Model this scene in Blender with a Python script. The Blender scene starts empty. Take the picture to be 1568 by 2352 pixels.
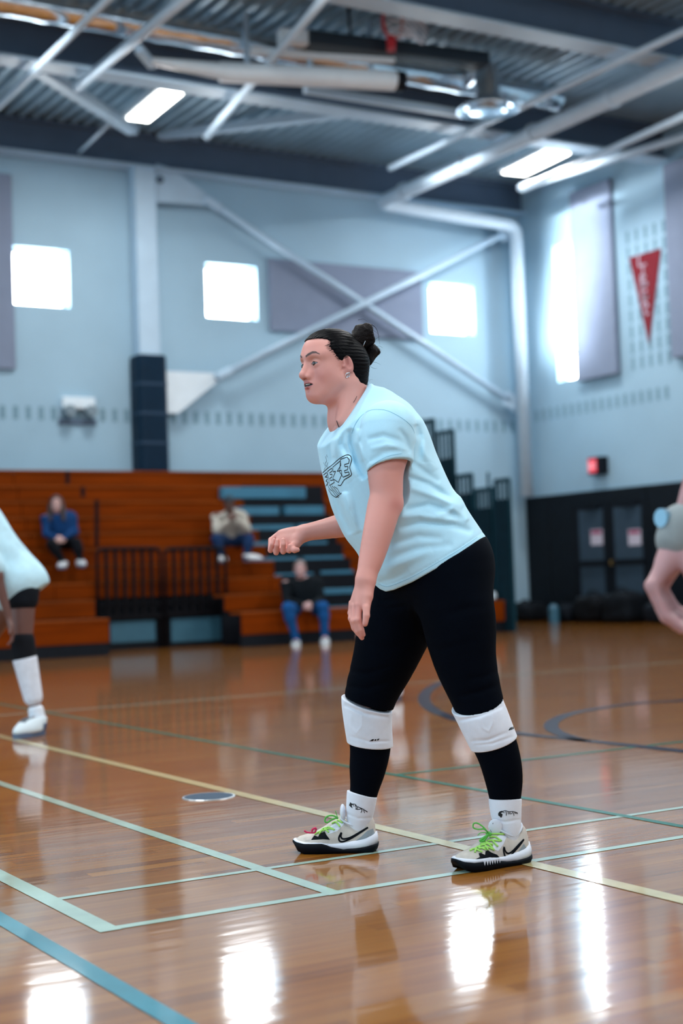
import bpy, bmesh, math, random
import numpy as np
from mathutils import Vector, Matrix
from mathutils.bvhtree import BVHTree

# ------------------------------------------------------------------ camera
SC = bpy.context.scene
COL = SC.collection
CAM_H = 0.85
FPX = 3372.53                      # focal length in pixels of the 1568 x 2352 frame
YAW, PITCH, ROLL = math.radians(30.7005), math.radians(2.61606), math.radians(-1.96659)
E1 = np.array([math.cos(YAW), -math.sin(YAW), 0.0])
E2 = np.array([math.sin(YAW), math.cos(YAW), 0.0])
FWD = np.array([math.sin(YAW)*math.cos(PITCH), math.cos(YAW)*math.cos(PITCH), math.sin(PITCH)])
_u = np.cross(E1, FWD)
RGT = E1*math.cos(ROLL) + _u*math.sin(ROLL)
UPV = _u*math.cos(ROLL) - E1*math.sin(ROLL)
CAM0 = np.array([0, 0, CAM_H])
camd = bpy.data.cameras.new('camera')
cam = bpy.data.objects.new('camera', camd)
COL.objects.link(cam)
camd.sensor_fit = 'VERTICAL'
camd.sensor_height = 36.0
camd.sensor_width = 24.0
camd.lens = FPX/2352*36.0
cam.matrix_world = Matrix(((RGT[0], UPV[0], -FWD[0], 0), (RGT[1], UPV[1], -FWD[1], 0),
                           (RGT[2], UPV[2], -FWD[2], CAM_H), (0, 0, 0, 1)))
camd.clip_start = 0.05
camd.clip_end = 200
camd.dof.use_dof = True
camd.dof.focus_distance = 4.42
camd.dof.aperture_fstop = 2.0
SC.camera = cam

# ------------------------------------------------------------------ world and exposure
W = bpy.data.worlds.new('World')
SC.world = W
W.use_nodes = True
W.node_tree.nodes['Background'].inputs[0].default_value = (0.58, 0.82, 1.0, 1)
W.node_tree.nodes['Background'].inputs[1].default_value = 1.25
SC.view_settings.view_transform = 'Standard'
SC.view_settings.look = 'None'
SC.view_settings.exposure = 0.62
SC.view_settings.gamma = 1.0
SC.view_settings.use_curve_mapping = False
LAMP_W = 95.0                     # watts of one ceiling lamp
PANE_E = 16.0                       # radiance of the daylight in the window panes
# added narrow-beam lamp, no window there, for the bright patch on the right wall
bl = bpy.data.lights.new('wall_patch_light', 'AREA')
bl.shape = 'RECTANGLE'; bl.size = 3.0; bl.size_y = 1.3; bl.energy = 27.0; bl.color = (0.90, 0.96, 1.0); bl.spread = math.radians(2.5)
blo = bpy.data.objects.new('wall_patch_light', bl); COL.objects.link(blo)
blo.location = (-7.5, 13.0, 5.6)
blo.rotation_euler = (Vector((16.3, 19.35, 6.0))-blo.location).to_track_quat('-Z', 'Z').to_euler()

# ------------------------------------------------------------------ pixel helpers (photograph frame -> points in the hall)
def ray(px, py):
    return FWD + ((px-784)/FPX)*RGT - ((py-1176)/FPX)*UPV
def on(px, py, ax, val):
    d = ray(px, py)
    return CAM0 + d*((val-CAM0[ax])/d[ax])
def flo(px, py, z=0.0):
    return on(px, py, 2, z)
def at_depth(px, py, dep):
    """point whose horizontal distance along the view heading is dep"""
    d = ray(px, py)
    return CAM0 + d*(dep/(d@E2))
def to_px(P):
    d = np.asarray(P, float)-CAM0
    z = d@FWD
    return np.stack([784+FPX*(d@RGT)/z, 1176-FPX*(d@UPV)/z], -1)

# ------------------------------------------------------------------ mesh helpers
def tag(o, label=None, cat=None, group=None, kind=None):
    if label: o['label'] = label
    if cat: o['category'] = cat
    if group: o['group'] = group
    if kind: o['kind'] = kind
    return o
def empty(name, loc=(0, 0, 0), rz=0.0):
    o = bpy.data.objects.new(name, None)
    o.empty_display_size = 0.1
    COL.objects.link(o)
    o.location = loc
    o.rotation_euler = (0, 0, rz)
    return o
def link(name, me, mat=None, parent=None, loc=None):
    o = bpy.data.objects.new(name, me)
    COL.objects.link(o)
    if mat is not None:
        for m in (mat if isinstance(mat, (list, tuple)) else [mat]):
            me.materials.append(m)
    if parent is not None: o.parent = parent
    if loc is not None: o.location = loc
    return o
def mk(name, v, f, mat=None, parent=None, smooth=False, loc=None, bevel=0):
    me = bpy.data.meshes.new(name)
    me.from_pydata([tuple(map(float, p)) for p in v], [], [tuple(map(int, q)) for q in f])
    if smooth: me.shade_smooth()
    me.update()
    o = link(name, me, mat, parent, loc)
    if bevel:
        b = o.modifiers.new('bevel', 'BEVEL'); b.width = bevel; b.segments = 2; b.limit_method = 'ANGLE'
    return o
class MB:
    """collects simple shapes into one mesh"""
    def __init__(s): s.v = []; s.f = []
    def add(s, v, f):
        n = len(s.v); s.v += [tuple(map(float, p)) for p in v]; s.f += [tuple(i+n for i in q) for q in f]; return s
    def box(s, a, b):
        x0, y0, z0 = a; x1, y1, z1 = b
        return s.add([(x0,y0,z0),(x1,y0,z0),(x1,y1,z0),(x0,y1,z0),(x0,y0,z1),(x1,y0,z1),(x1,y1,z1),(x0,y1,z1)],
                     [(0,3,2,1),(4,5,6,7),(0,1,5,4),(1,2,6,5),(2,3,7,6),(3,0,4,7)])
    def bar(s, a, b, w, h, up=(0, 0, 1)):
        a = np.array(a, float); b = np.array(b, float); d = b-a; d /= np.linalg.norm(d)
        up = np.array(up, float)
        sd = np.cross(d, up)
        if np.linalg.norm(sd) < 1e-6: sd = np.cross(d, [1, 0, 0])
        sd /= np.linalg.norm(sd); up = np.cross(sd, d)
        q = [(-1,-1),(1,-1),(1,1),(-1,1)]
        v = [p+sd*i*w/2+up*j*h/2 for p in (a, b) for i, j in q]
        return s.add(v, [(0,1,2,3),(7,6,5,4),(0,4,5,1),(1,5,6,2),(2,6,7,3),(3,7,4,0)])
    def prism(s, poly, ax, lo, hi):
        """poly: 2D points in the two other axes (in x,y,z order)"""
        n = len(poly); v = []
        for val in (lo, hi):
            for p in poly:
                q = [0, 0, 0]; o = [i for i in range(3) if i != ax]
                q[o[0]], q[o[1]], q[ax] = p[0], p[1], val
                v.append(q)
        return s.add(v, [tuple(range(n))[::-1], tuple(range(n, 2*n))]+[(i, (i+1) % n, n+(i+1) % n, n+i) for i in range(n)])
    def tube(s, pts, r, seg=10, caps=True, closed=False):
        pts = [np.array(p, float) for p in pts]; n = len(pts)
        rr = r if hasattr(r, '__len__') else [r]*n
        V = []; F = []
        up = None
        for i, p in enumerate(pts):
            if closed: t = pts[(i+1) % n]-pts[i-1]
            else: t = pts[min(i+1, n-1)]-pts[max(i-1, 0)]
            t = t/(np.linalg.norm(t)+1e-12)
            if up is None:
                up = np.cross(t, [0, 0, 1]) if abs(t[2]) < .9 else np.cross(t, [1, 0, 0])
            up = up-t*(up@t); up /= np.linalg.norm(up)
            w = np.cross(t, up)
            for k in range(seg):
                a = 2*math.pi*k/seg
                V.append(p+rr[i]*(math.cos(a)*up+math.sin(a)*w))
        for i in range(n if closed else n-1):
            j = (i+1) % n
            for k in range(seg):
                l = (k+1) % seg
                F.append((i*seg+k, i*seg+l, j*seg+l, j*seg+k))
        if caps and not closed:
            F.append(tuple(range(seg))[::-1]); F.append(tuple((n-1)*seg+k for k in range(seg)))
        return s.add(V, F)
    def lathe(s, prof, c, ax=2, seg=24):
        """prof: (r, h) along axis ax through c"""
        V = []; F = []; o = [i for i in range(3) if i != ax]
        for r, h in prof:
            for k in range(seg):
                a = 2*math.pi*k/seg; q = [0, 0, 0]
                q[o[0]] = c[o[0]]+r*math.cos(a); q[o[1]] = c[o[1]]+r*math.sin(a); q[ax] = c[ax]+h
                V.append(q)
        for i in range(len(prof)-1):
            for k in range(seg):
                l = (k+1) % seg
                F.append((i*seg+k, i*seg+l, (i+1)*seg+l, (i+1)*seg+k))
        return s.add(V, F)
    def build(s, name, mat, parent=None, smooth=False, loc=None, bevel=0):
        v = s.v
        if loc is not None: v = [(p[0]-loc[0], p[1]-loc[1], p[2]-loc[2]) for p in v]
        return mk(name, v, s.f, mat, parent, smooth, loc, bevel)

# ------------------------------------------------------------------ materials
MATS = {}
def mat(name, col, rough=0.6, metal=0.0, var=0.0, vscale=8.0, bump=0.0, bscale=60.0, coat=0.0, coat_r=0.1,
        emit=None, estr=0.0, attr=None, sheen=0.0, spec=0.5, sss=0.0, stretch=None):
    m = bpy.data.materials.new(name); m.use_nodes = True
    nt = m.node_tree; N = nt.nodes; L = nt.links
    b = N['Principled BSDF']
    b.inputs['Base Color'].default_value = (*col, 1)
    b.inputs['Roughness'].default_value = rough
    b.inputs['Metallic'].default_value = metal
    b.inputs['Coat Weight'].default_value = coat
    b.inputs['Coat Roughness'].default_value = coat_r
    b.inputs['Sheen Weight'].default_value = sheen
    b.inputs['Specular IOR Level'].default_value = spec
    if sss:
        b.inputs['Subsurface Weight'].default_value = sss
        b.inputs['Subsurface Radius'].default_value = (0.012, 0.004, 0.002)
        b.inputs['Subsurface Scale'].default_value = 0.6
    if emit:
        b.inputs['Emission Color'].default_value = (*emit, 1); b.inputs['Emission Strength'].default_value = estr
    src = None
    if attr:
        a = N.new('ShaderNodeAttribute'); a.attribute_name = attr; src = a.outputs['Color']
        L.new(src, b.inputs['Base Color'])
    if var or bump:
        tc = N.new('ShaderNodeTexCoord'); co = tc.outputs['Object']
        if stretch:
            mp = N.new('ShaderNodeMapping'); mp.inputs['Scale'].default_value = stretch
            L.new(co, mp.inputs[0]); co = mp.outputs[0]
    if var:
        n = N.new('ShaderNodeTexNoise'); n.inputs['Scale'].default_value = vscale; n.inputs['Detail'].default_value = 5
        L.new(co, n.inputs['Vector'])
        r = N.new('ShaderNodeMapRange'); r.inputs['From Min'].default_value = .3; r.inputs['From Max'].default_value = .7
        r.inputs['To Min'].default_value = 1-var; r.inputs['To Max'].default_value = 1+var*.6
        L.new(n.outputs[0], r.inputs[0])
        mx = N.new('ShaderNodeMix'); mx.data_type = 'RGBA'; mx.blend_type = 'MULTIPLY'; mx.inputs[0].default_value = 1
        if src: L.new(src, mx.inputs[6])
        else: mx.inputs[6].default_value = (*col, 1)
        L.new(r.outputs[0], mx.inputs[7]); L.new(mx.outputs[2], b.inputs['Base Color'])
    if bump:
        n2 = N.new('ShaderNodeTexNoise'); n2.inputs['Scale'].default_value = bscale; n2.inputs['Detail'].default_value = 4
        L.new(co, n2.inputs['Vector'])
        bp = N.new('ShaderNodeBump'); bp.inputs['Strength'].default_value = bump; bp.inputs['Distance'].default_value = .01
        L.new(n2.outputs[0], bp.inputs['Height']); L.new(bp.outputs[0], b.inputs['Normal'])
    MATS[name] = m
    return m
def emis(name, col, s):
    m = bpy.data.materials.new(name); m.use_nodes = True
    N = m.node_tree.nodes; N.clear()
    o = N.new('ShaderNodeOutputMaterial'); e = N.new('ShaderNodeEmission')
    e.inputs[0].default_value = (*col, 1); e.inputs[1].default_value = s
    m.node_tree.links.new(e.outputs[0], o.inputs[0])
    return m

# ------------------------------------------------------------------ signed distance modelling
def V3(*a): return np.array(a, dtype=np.float32)
def smin(a, b, k):
    if k <= 0: return np.minimum(a, b)
    h = np.maximum(k-np.abs(a-b), 0)/k
    return np.minimum(a, b)-h*h*k*0.25
def smax(a, b, k): return -smin(-a, -b, k)
def sd_cone(P, a, b, r1, r2):
    """tapered capsule"""
    a = np.asarray(a, np.float32); b = np.asarray(b, np.float32)
    ab = b-a; l2 = float(ab@ab)+1e-12
    t = np.clip(((P-a)@ab)/l2, 0, 1)
    q = P-a-t[..., None]*ab
    return np.sqrt((q*q).sum(-1))-(r1+(r2-r1)*t)
def sd_ell(P, c, r, R=None):
    q = P-np.asarray(c, np.float32)
    if R is not None: q = q@np.asarray(R, np.float32)      # columns of R = local axes
    r = np.asarray(r, np.float32)
    k0 = np.sqrt(((q/r)**2).sum(-1)); k1 = np.sqrt(((q/(r*r))**2).sum(-1))+1e-9
    return k0*(k0-1)/k1
def sd_sph(P, c, r):
    q = P-np.asarray(c, np.float32)
    return np.sqrt((q*q).sum(-1))-r
def sd_chain(P, pts, rs, k=0.0):
    d = None
    for i in range(len(pts)-1):
        e = sd_cone(P, pts[i], pts[i+1], rs[i], rs[i+1])
        d = e if d is None else smin(d, e, k)
    return d
def sd_box(P, c, h, R=None, rnd=0.0):
    q = P-np.asarray(c, np.float32)
    if R is not None: q = q@np.asarray(R, np.float32)
    q = np.abs(q)-(np.asarray(h, np.float32)-rnd)
    return np.sqrt((np.maximum(q, 0)**2).sum(-1))+np.minimum(q.max(-1), 0)-rnd
def sd_loft(P, a, b, vd, ts, cu, cv, ru, rv, pw=2.0, cap=0.03):
    """generalised elliptic cylinder: axis a->b, v direction vd, u = v x axis; tables over t in 0..1"""
    a = np.asarray(a, np.float64); b = np.asarray(b, np.float64)
    ax = b-a; L = np.linalg.norm(ax); ax = ax/L
    v = np.asarray(vd, float); v = v-ax*(v@ax); v /= np.linalg.norm(v); u = np.cross(v, ax)
    q = P-a.astype(np.float32)
    s = q@ax.astype(np.float32); t = np.clip(s/L, ts[0], ts[-1])
    x = q@u.astype(np.float32)-np.interp(t, ts, cu); y = q@v.astype(np.float32)-np.interp(t, ts, cv)
    A = np.interp(t, ts, ru); B = np.interp(t, ts, rv)
    if pw == 2.0: k = np.sqrt((x/A)**2+(y/B)**2)
    else: k = (np.abs(x/A)**pw+np.abs(y/B)**pw)**(1/pw)
    d = (k-1)*np.minimum(A, B)
    over = np.maximum(ts[0]*L-s, s-ts[-1]*L)
    return smax(d, over, cap).astype(np.float32)
def wav(P, sc, seed, n=7):
    """smooth pseudo noise in -1..1"""
    r = np.random.RandomState(seed); o = 0
    for i in range(n):
        k = r.normal(size=3); k = k/np.linalg.norm(k)*sc*(0.6+0.8*r.rand())
        o = o+np.sin(P@k.astype(np.float32)+r.rand()*6.28)
    return o/n*1.6
def nets(fn, lo, hi, h, slack=1.35):
    """surface nets of the zero set of fn(P) in the box lo..hi, returns verts, quads"""
    lo = np.asarray(lo, float); hi = np.asarray(hi, float)
    n = np.ceil((hi-lo)/h).astype(int)+2
    ax = [(lo[i]-h*.5+h*np.arange(n[i])).astype(np.float32) for i in range(3)]
    BK = 6
    nb = -(-n//BK)
    cax = [(ax[i][0]+h*(BK*np.arange(nb[i])+(BK-1)/2)).astype(np.float32) for i in range(3)]
    C = np.stack(np.meshgrid(*cax, indexing='ij'), -1)
    fc = np.asarray(fn(C.reshape(-1, 3)), np.float32).reshape(tuple(nb))
    F = np.repeat(np.repeat(np.repeat(fc, BK, 0), BK, 1), BK, 2)[:n[0], :n[1], :n[2]].copy()
    B = np.argwhere(np.abs(fc) < h*BK*slack)
    off = np.stack(np.meshgrid(*[np.arange(BK)]*3, indexing='ij'), -1).reshape(-1, 3)
    for i in range(0, len(B), 3000):
        I = (B[i:i+3000, None, :]*BK+off[None]).reshape(-1, 3)
        I = I[(I < n).all(1)]
        P = np.stack([ax[k][I[:, k]] for k in range(3)], -1)
        F[I[:, 0], I[:, 1], I[:, 2]] = fn(P)
    S = F < 0
    cnt = np.zeros(tuple(n-1), np.int8)
    for a in (0, 1):
        for b in (0, 1):
            for c in (0, 1):
                cnt += S[a:n[0]-1+a, b:n[1]-1+b, c:n[2]-1+c]
    act = (cnt > 0) & (cnt < 8)
    idx = np.full(act.shape, -1, np.int64)
    I = np.argwhere(act); idx[act] = np.arange(len(I))
    acc = np.zeros((len(I), 3)); num = np.zeros(len(I))
    cor = [(a, b, c) for a in (0, 1) for b in (0, 1) for c in (0, 1)]
    for p in cor:
        for k in range(3):
            if p[k]: continue
            q2 = list(p); q2[k] = 1
            fa = F[I[:, 0]+p[0], I[:, 1]+p[1], I[:, 2]+p[2]]; fb = F[I[:, 0]+q2[0], I[:, 1]+q2[1], I[:, 2]+q2[2]]
            m = (fa < 0) != (fb < 0)
            t = np.where(m, fa/np.where(m, fa-fb, 1), 0)
            pt = np.tile(np.array(p, float), (len(I), 1)); pt[:, k] += t
            acc[m] += pt[m]; num[m] += 1
    Vv = (I+acc/num[:, None])*h+np.array([a[0] for a in ax])
    Q = []
    for k in range(3):
        sl0 = [slice(None)]*3; sl1 = [slice(None)]*3
        sl0[k] = slice(0, -1); sl1[k] = slice(1, None)
        ch = S[tuple(sl0)] != S[tuple(sl1)]
        E = np.argwhere(ch)
        o = [(k+1) % 3, (k+2) % 3]
        ok = (E[:, o[0]] > 0) & (E[:, o[1]] > 0) & (E[:, o[0]] < n[o[0]]-1) & (E[:, o[1]] < n[o[1]]-1)
        E = E[ok]
        def cell(da, db):
            c = E.copy(); c[:, o[0]] -= da; c[:, o[1]] -= db
            return idx[c[:, 0], c[:, 1], c[:, 2]]
        q = np.stack([cell(1, 1), cell(0, 1), cell(0, 0), cell(1, 0)], 1)
        inside = S[E[:, 0], E[:, 1], E[:, 2]]
        q[~inside] = q[~inside][:, ::-1]
        Q.append(q)
    return Vv, np.concatenate(Q)
def join_vq(parts):
    v = []; q = []; n = 0
    for a, b in parts:
        v.append(a); q.append(np.asarray(b)+n); n += len(a)
    return np.concatenate(v), np.concatenate(q)
def mesh_np(name, v, q, smooth=True):
    me = bpy.data.meshes.new(name)
    v = np.asarray(v, np.float32); q = np.asarray(q, np.int32)
    me.vertices.add(len(v)); me.vertices.foreach_set('co', v.ravel())
    me.loops.add(q.size); me.loops.foreach_set('vertex_index', q.ravel())
    me.polygons.add(len(q)); me.polygons.foreach_set('loop_start', np.arange(0, q.size, q.shape[1], dtype=np.int32))
    me.update(calc_edges=True); me.validate()
    if smooth: me.shade_smooth()
    return me
def set_col(me, name, cols):
    a = me.color_attributes.new(name, 'FLOAT_COLOR', 'POINT')
    c = np.ones((len(me.vertices), 4), np.float32); c[:, :3] = cols
    a.data.foreach_set('color', c.ravel())

# ================================================================== THE HALL
YB = 21.0                                        # back wall
XR = float(on(1208, 1100, 1, YB)[0])             # right wall
ZB = float(on(200, 368, 1, YB-.3)[2])            # underside of the roof beams
M_wall = mat('painted_block', (0.325, 0.485, 0.595), .7, var=.05, vscale=1.2, bump=.12, bscale=25)
M_steel = mat('painted_steel', (0.44, 0.58, 0.70), .45, var=.06, vscale=3)
M_beam = mat('beam_paint', (0.075, 0.115, 0.175), .5, var=.1, vscale=2)
M_deck = mat('deck_metal', (0.30, 0.42, 0.50), .42, metal=.35, var=.15, vscale=1.5)
M_white = mat('white_paint', (0.72, 0.80, 0.85), .4, var=.04)
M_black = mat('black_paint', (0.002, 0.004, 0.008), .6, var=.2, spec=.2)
M_panel = mat('acoustic_fabric', (0.20, 0.24, 0.33), .9, var=.05, vscale=4, bump=.1, bscale=200)
M_navy = mat('navy_vinyl', (0.0005, 0.014, 0.034), .5, var=.12, spec=.15)
M_galv = mat('galvanised', (0.78, 0.88, 0.96), .22, metal=1.0, var=.15, vscale=14)
M_slot = mat('block_slot', (0.17, 0.29, 0.36), .9, var=.1)
M_pane = emis('daylight_pane', (0.90, 0.96, 1.0), PANE_E)
M_lamp = emis('lamp_diffuser', (1.0, 0.99, 0.93), 7.0)

# ---- floor: slab, planks, painted lines
def plank_mat():
    m = bpy.data.materials.new('varnished_plank'); m.use_nodes = True
    nt = m.node_tree; N = nt.nodes; L = nt.links; b = N['Principled BSDF']
    g = N.new('ShaderNodeNewGeometry')
    a = N.new('ShaderNodeAttribute'); a.attribute_name = 'tint'
    mp = N.new('ShaderNodeMapping'); mp.inputs['Scale'].default_value = (2.2, 46, 1)
    L.new(g.outputs['Position'], mp.inputs[0])
    ad = N.new('ShaderNodeVectorMath'); ad.operation = 'ADD'
    L.new(mp.outputs[0], ad.inputs[0]); L.new(a.outputs['Color'], ad.inputs[1])
    n = N.new('ShaderNodeTexNoise'); n.inputs['Scale'].default_value = 1.0; n.inputs['Detail'].default_value = 6; n.inputs['Roughness'].default_value = .6
    L.new(ad.outputs[0], n.inputs['Vector'])
    mixf = N.new('ShaderNodeMath'); mixf.operation = 'MULTIPLY_ADD'; mixf.inputs[1].default_value = .55
    L.new(n.outputs[0], mixf.inputs[0])
    sc = N.new('ShaderNodeMath'); sc.operation = 'MULTIPLY'; sc.inputs[1].default_value = .50
    L.new(a.outputs['Fac'], sc.inputs[0]); L.new(sc.outputs[0], mixf.inputs[2])
    cr = N.new('ShaderNodeValToRGB'); L.new(mixf.outputs[0], cr.inputs[0])
    e = cr.color_ramp.elements
    e[0].position = .12; e[0].color = (.125, .033, .002, 1)
    e[1].position = .90; e[1].color = (.39, .165, .024, 1)
    k = e.new(.5); k.color = (.265, .092, .008, 1)
    L.new(cr.outputs[0], b.inputs['Base Color'])
    b.inputs['Roughness'].default_value = .5; b.inputs['Specular IOR Level'].default_value = .1
    b.inputs['Coat Weight'].default_value = 1.0; b.inputs['Coat Roughness'].default_value = .08; b.inputs['Coat IOR'].default_value = 1.48
    n2 = N.new('ShaderNodeTexNoise'); n2.inputs['Scale'].default_value = 1.0; n2.inputs['Detail'].default_value = 3
    mp2 = N.new('ShaderNodeMapping'); mp2.inputs['Scale'].default_value = (3.0, 22, 1); L.new(g.outputs['Position'], mp2.inputs[0]); L.new(mp2.outputs[0], n2.inputs['Vector'])
    bp = N.new('ShaderNodeBump'); bp.inputs['Strength'].default_value = .10; bp.inputs['Distance'].default_value = .004
    L.new(n2.outputs[0], bp.inputs['Height']); L.new(bp.outputs[0], b.inputs['Coat Normal'])
    return m
M_plank = plank_mat()
M_subfloor = mat('subfloor', (.10, .045, .014), .6, var=.2)
floor = tag(MB().box((-8, -5, -.20), (XR+.05, YB+.05, -.013)).build('floor', M_subfloor), 'glossy varnished strip wood gym floor', kind='structure')
rs = random.Random(4)
PW = .0572
planks = []                                        # x0, x1, y0, tint, tilt
for r in range(int((YB+1.0)/PW)):
    y = -1.0+r*PW
    x = -6-rs.random()*1.5
    while x < XR:
        ln = rs.choice((.35, .5, .7, .9, 1.1, 1.5))*(.8+.4*rs.random())
        planks.append((x, min(x+ln, XR), y, min(max(rs.gauss(.5, .17), 0), 1), rs.gauss(0, .00003), rs.gauss(0, .0009)))
        x += ln
PC = to_px(np.array([((p[0]+p[1])/2, p[2], 0) for p in planks]))
dist = np.array([math.hypot((p[0]+p[1])/2, p[2]) for p in planks])
vis = (PC[:, 0] > -150) & (PC[:, 0] < 1720) & (PC[:, 1] < 2420) & (PC[:, 1] > 1400) & (dist > 1.5) & (np.array([(p[0]+p[1])/2*E2[0]+p[2]*E2[1] for p in planks]) > 1)
near = set(np.argsort(np.where(vis, dist, 1e9))[:298].tolist())
def plank_geo(p):
    x0, x1, y, t, dz, ty = p
    g = .00006; z = dz; w = PW*ty*.5
    v = [(x0+g, y+g, z-w), (x1-g, y+g, z-w), (x1-g, y+PW-g, z+w), (x0+g, y+PW-g, z+w)]
    v += [(a, b, -.0135) for a, b, c in v]
    return v, [(0, 1, 2, 3), (0, 4, 5, 1), (1, 5, 6, 2), (2, 6, 7, 3), (3, 7, 4, 0)]
PV = []; PF = []; PT = []
for i, p in enumerate(planks):
    v, f = plank_geo(p)
    if i in near:
        loc = (p[0], p[2], 0)
        me = bpy.data.meshes.new('plank'); me.from_pydata([(a-loc[0], b-loc[1], c) for a, b, c in v], [], f)
        set_col(me, 'tint', np.full((8, 3), p[3]))
        link('plank', me, M_plank, floor, loc)
    else:
        n = len(PV); PV += v; PF += [tuple(k+n for k in q) for q in f]; PT += [p[3]]*8
me = bpy.data.meshes.new('planks_beyond'); me.from_pydata(PV, [], PF)
set_col(me, 'tint', np.array(PT)[:, None]*np.ones((1, 3)))
tag(link('planks_beyond', me, M_plank, floor), kind='stuff')

def line_mat(name, c, coat=1.0):
    return mat(name, c, .4, var=.12, vscale=9, coat=coat, coat_r=.06, spec=.05)
M_yel = line_mat('line_cream', (.62, .52, .27)); M_cya = line_mat('line_pale_green', (.42, .56, .46))
M_blu = line_mat('line_teal', (.02, .21, .27)); M_grn = line_mat('line_green', (.015, .13, .09), .5); M_nvy = line_mat('line_navy', (.004, .007, .022), .2)
LZ = .0014
def strip(name, m, x0, y0, x1, y1, z=LZ):
    return MB().add([(x0, y0, z), (x1, y0, z), (x1, y1, z), (x0, y1, z)], [(0, 1, 2, 3)]).build(name, m, floor)
def lineY(m, X, y0, y1, w, z=LZ): return strip('court_line', m, X-w/2, y0, X+w/2, y1, z)
def lineX(m, Y, x0, x1, w, z=LZ): return strip('court_line', m, x0, Y-w/2, x1, Y+w/2, z)
lineY(M_yel, 2.657, -1, 14.5, .056, LZ+.0002)
lineY(M_grn, 3.416, -1, 14.5, .036)
lineY(M_cya, 2.006, 3.47, 14.5, .046)
lineY(M_cya, 1.356, 3.47, 14.5, .056)
lineY(M_blu, 1.176, -1, 14.5, .052)
lineX(M_cya, 3.493, 1.33, 9.5, .036, LZ-.0002)
lineX(M_cya, 3.915, 1.38, 9.5, .030, LZ-.0002)
lineX(M_grn, 5.377, 3.40, 9.5, .040, LZ-.0002)
lineX(M_cya, 9.89, -2, 9.5, .05, LZ-.0002)
def arc(m, pts, w, name='court_arc'):
    pts = np.array(pts); n = len(pts); v = []
    for i in range(n):
        t = pts[min(i+1, n-1)]-pts[max(i-1, 0)]; t /= np.linalg.norm(t); s = np.array([-t[1], t[0]])
        v += [(*(pts[i]+s*w/2), LZ+.0003), (*(pts[i]-s*w/2), LZ+.0003)]
    return MB().add(v, [(2*i, 2*i+1, 2*i+3, 2*i+2) for i in range(n-1)]).build(name, m, floor)
def circle_from(p3):
    (ax, ay), (bx, by), (cx, cy) = p3
    d = 2*(ax*(by-cy)+bx*(cy-ay)+cx*(ay-by))
    ux = ((ax*ax+ay*ay)*(by-cy)+(bx*bx+by*by)*(cy-ay)+(cx*cx+cy*cy)*(ay-by))/d
    uy = ((ax*ax+ay*ay)*(cx-bx)+(bx*bx+by*by)*(ax-cx)+(cx*cx+cy*cy)*(bx-ax))/d
    return ux, uy, math.hypot(ax-ux, ay-uy)
def catmull(P, n=8):
    P = [np.array(p, float) for p in P]; P = [2*P[0]-P[1]]+P+[2*P[-1]-P[-2]]; out = []
    for i in range(1, len(P)-2):
        for k in range(n):
            t = k/n
            out.append(.5*((2*P[i])+(-P[i-1]+P[i+1])*t+(2*P[i-1]-5*P[i]+4*P[i+1]-P[i+2])*t*t+(-P[i-1]+3*P[i]-3*P[i+1]+P[i+2])*t**3))
    out.append(P[-2]); return np.array(out)
# two basketball arcs painted navy
arc(M_nvy, catmull([flo(*p)[:2] for p in ((1115, 1548), (1035, 1562), (990, 1580), (973, 1604), (990, 1628), (1040, 1650), (1110, 1668), (1190, 1685), (1330, 1700), (1480, 1716), (1620, 1732))], 10), .085)
arc(M_nvy, catmull([flo(*p)[:2] for p in ((1680, 1592), (1568, 1609), (1480, 1614), (1390, 1625), (1310, 1640), (1268, 1660), (1272, 1678), (1310, 1694), (1345, 1702))], 10), .08)
# brass-ringed socket plate
fp = flo(479, 1830.5)
M_plate = mat('plate_enamel', (.030, .06, .10), .6, var=.2, spec=.15)
pl = tag(MB().lathe([(0, .003), (.098, .003), (.10, .001), (.10, -.005)], (fp[0], fp[1], 0), 2, 40).build('floor_socket_cover', M_plate, smooth=False), 'dark round net-post socket cover set in the wood floor', 'floor cover')
MB().lathe([(.098, .0034), (.104, .0034), (.107, .001)], (fp[0], fp[1], 0), 2, 40).build('rim', mat('plate_rim', (.5, .55, .58), .3, metal=.8), pl)

# ---- walls and windows
WIN = []
for (a, b, c, d) in (((30.6, 565), (157, 575), (162, 708.6), (32.6, 697.5)), ((471.4, 604.5), (587.8, 614.7), (591.8, 738.4), (474.7, 724)), ((986.3, 649), (1086.9, 657.6), (1091, 773.4), (989, 760))):
    P = [on(*p, 1, YB) for p in (a, b, c, d)]
    WIN.append(((P[0][0]+P[3][0])/2, (P[1][0]+P[2][0])/2, (P[2][2]+P[3][2])/2, (P[0][2]+P[1][2])/2))
wb = MB(); zt = ZB+1.2; zs = [min(w[2] for w in WIN), max(w[3] for w in WIN)]
TH = .30
wb.box((-8, YB, 0), (XR, YB+TH, zs[0])); wb.box((-8, YB, zs[1]), (XR, YB+TH, zt))
xs = [-8.]
for w in WIN: xs += [w[0], w[1]]
xs.append(XR)
for i in range(0, len(xs), 2): wb.box((xs[i], YB, zs[0]), (xs[i+1], YB+TH, zs[1]))
wall_back = tag(wb.build('wall_back', M_wall), 'pale blue-grey painted block wall above the bleachers', kind='structure')
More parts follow.
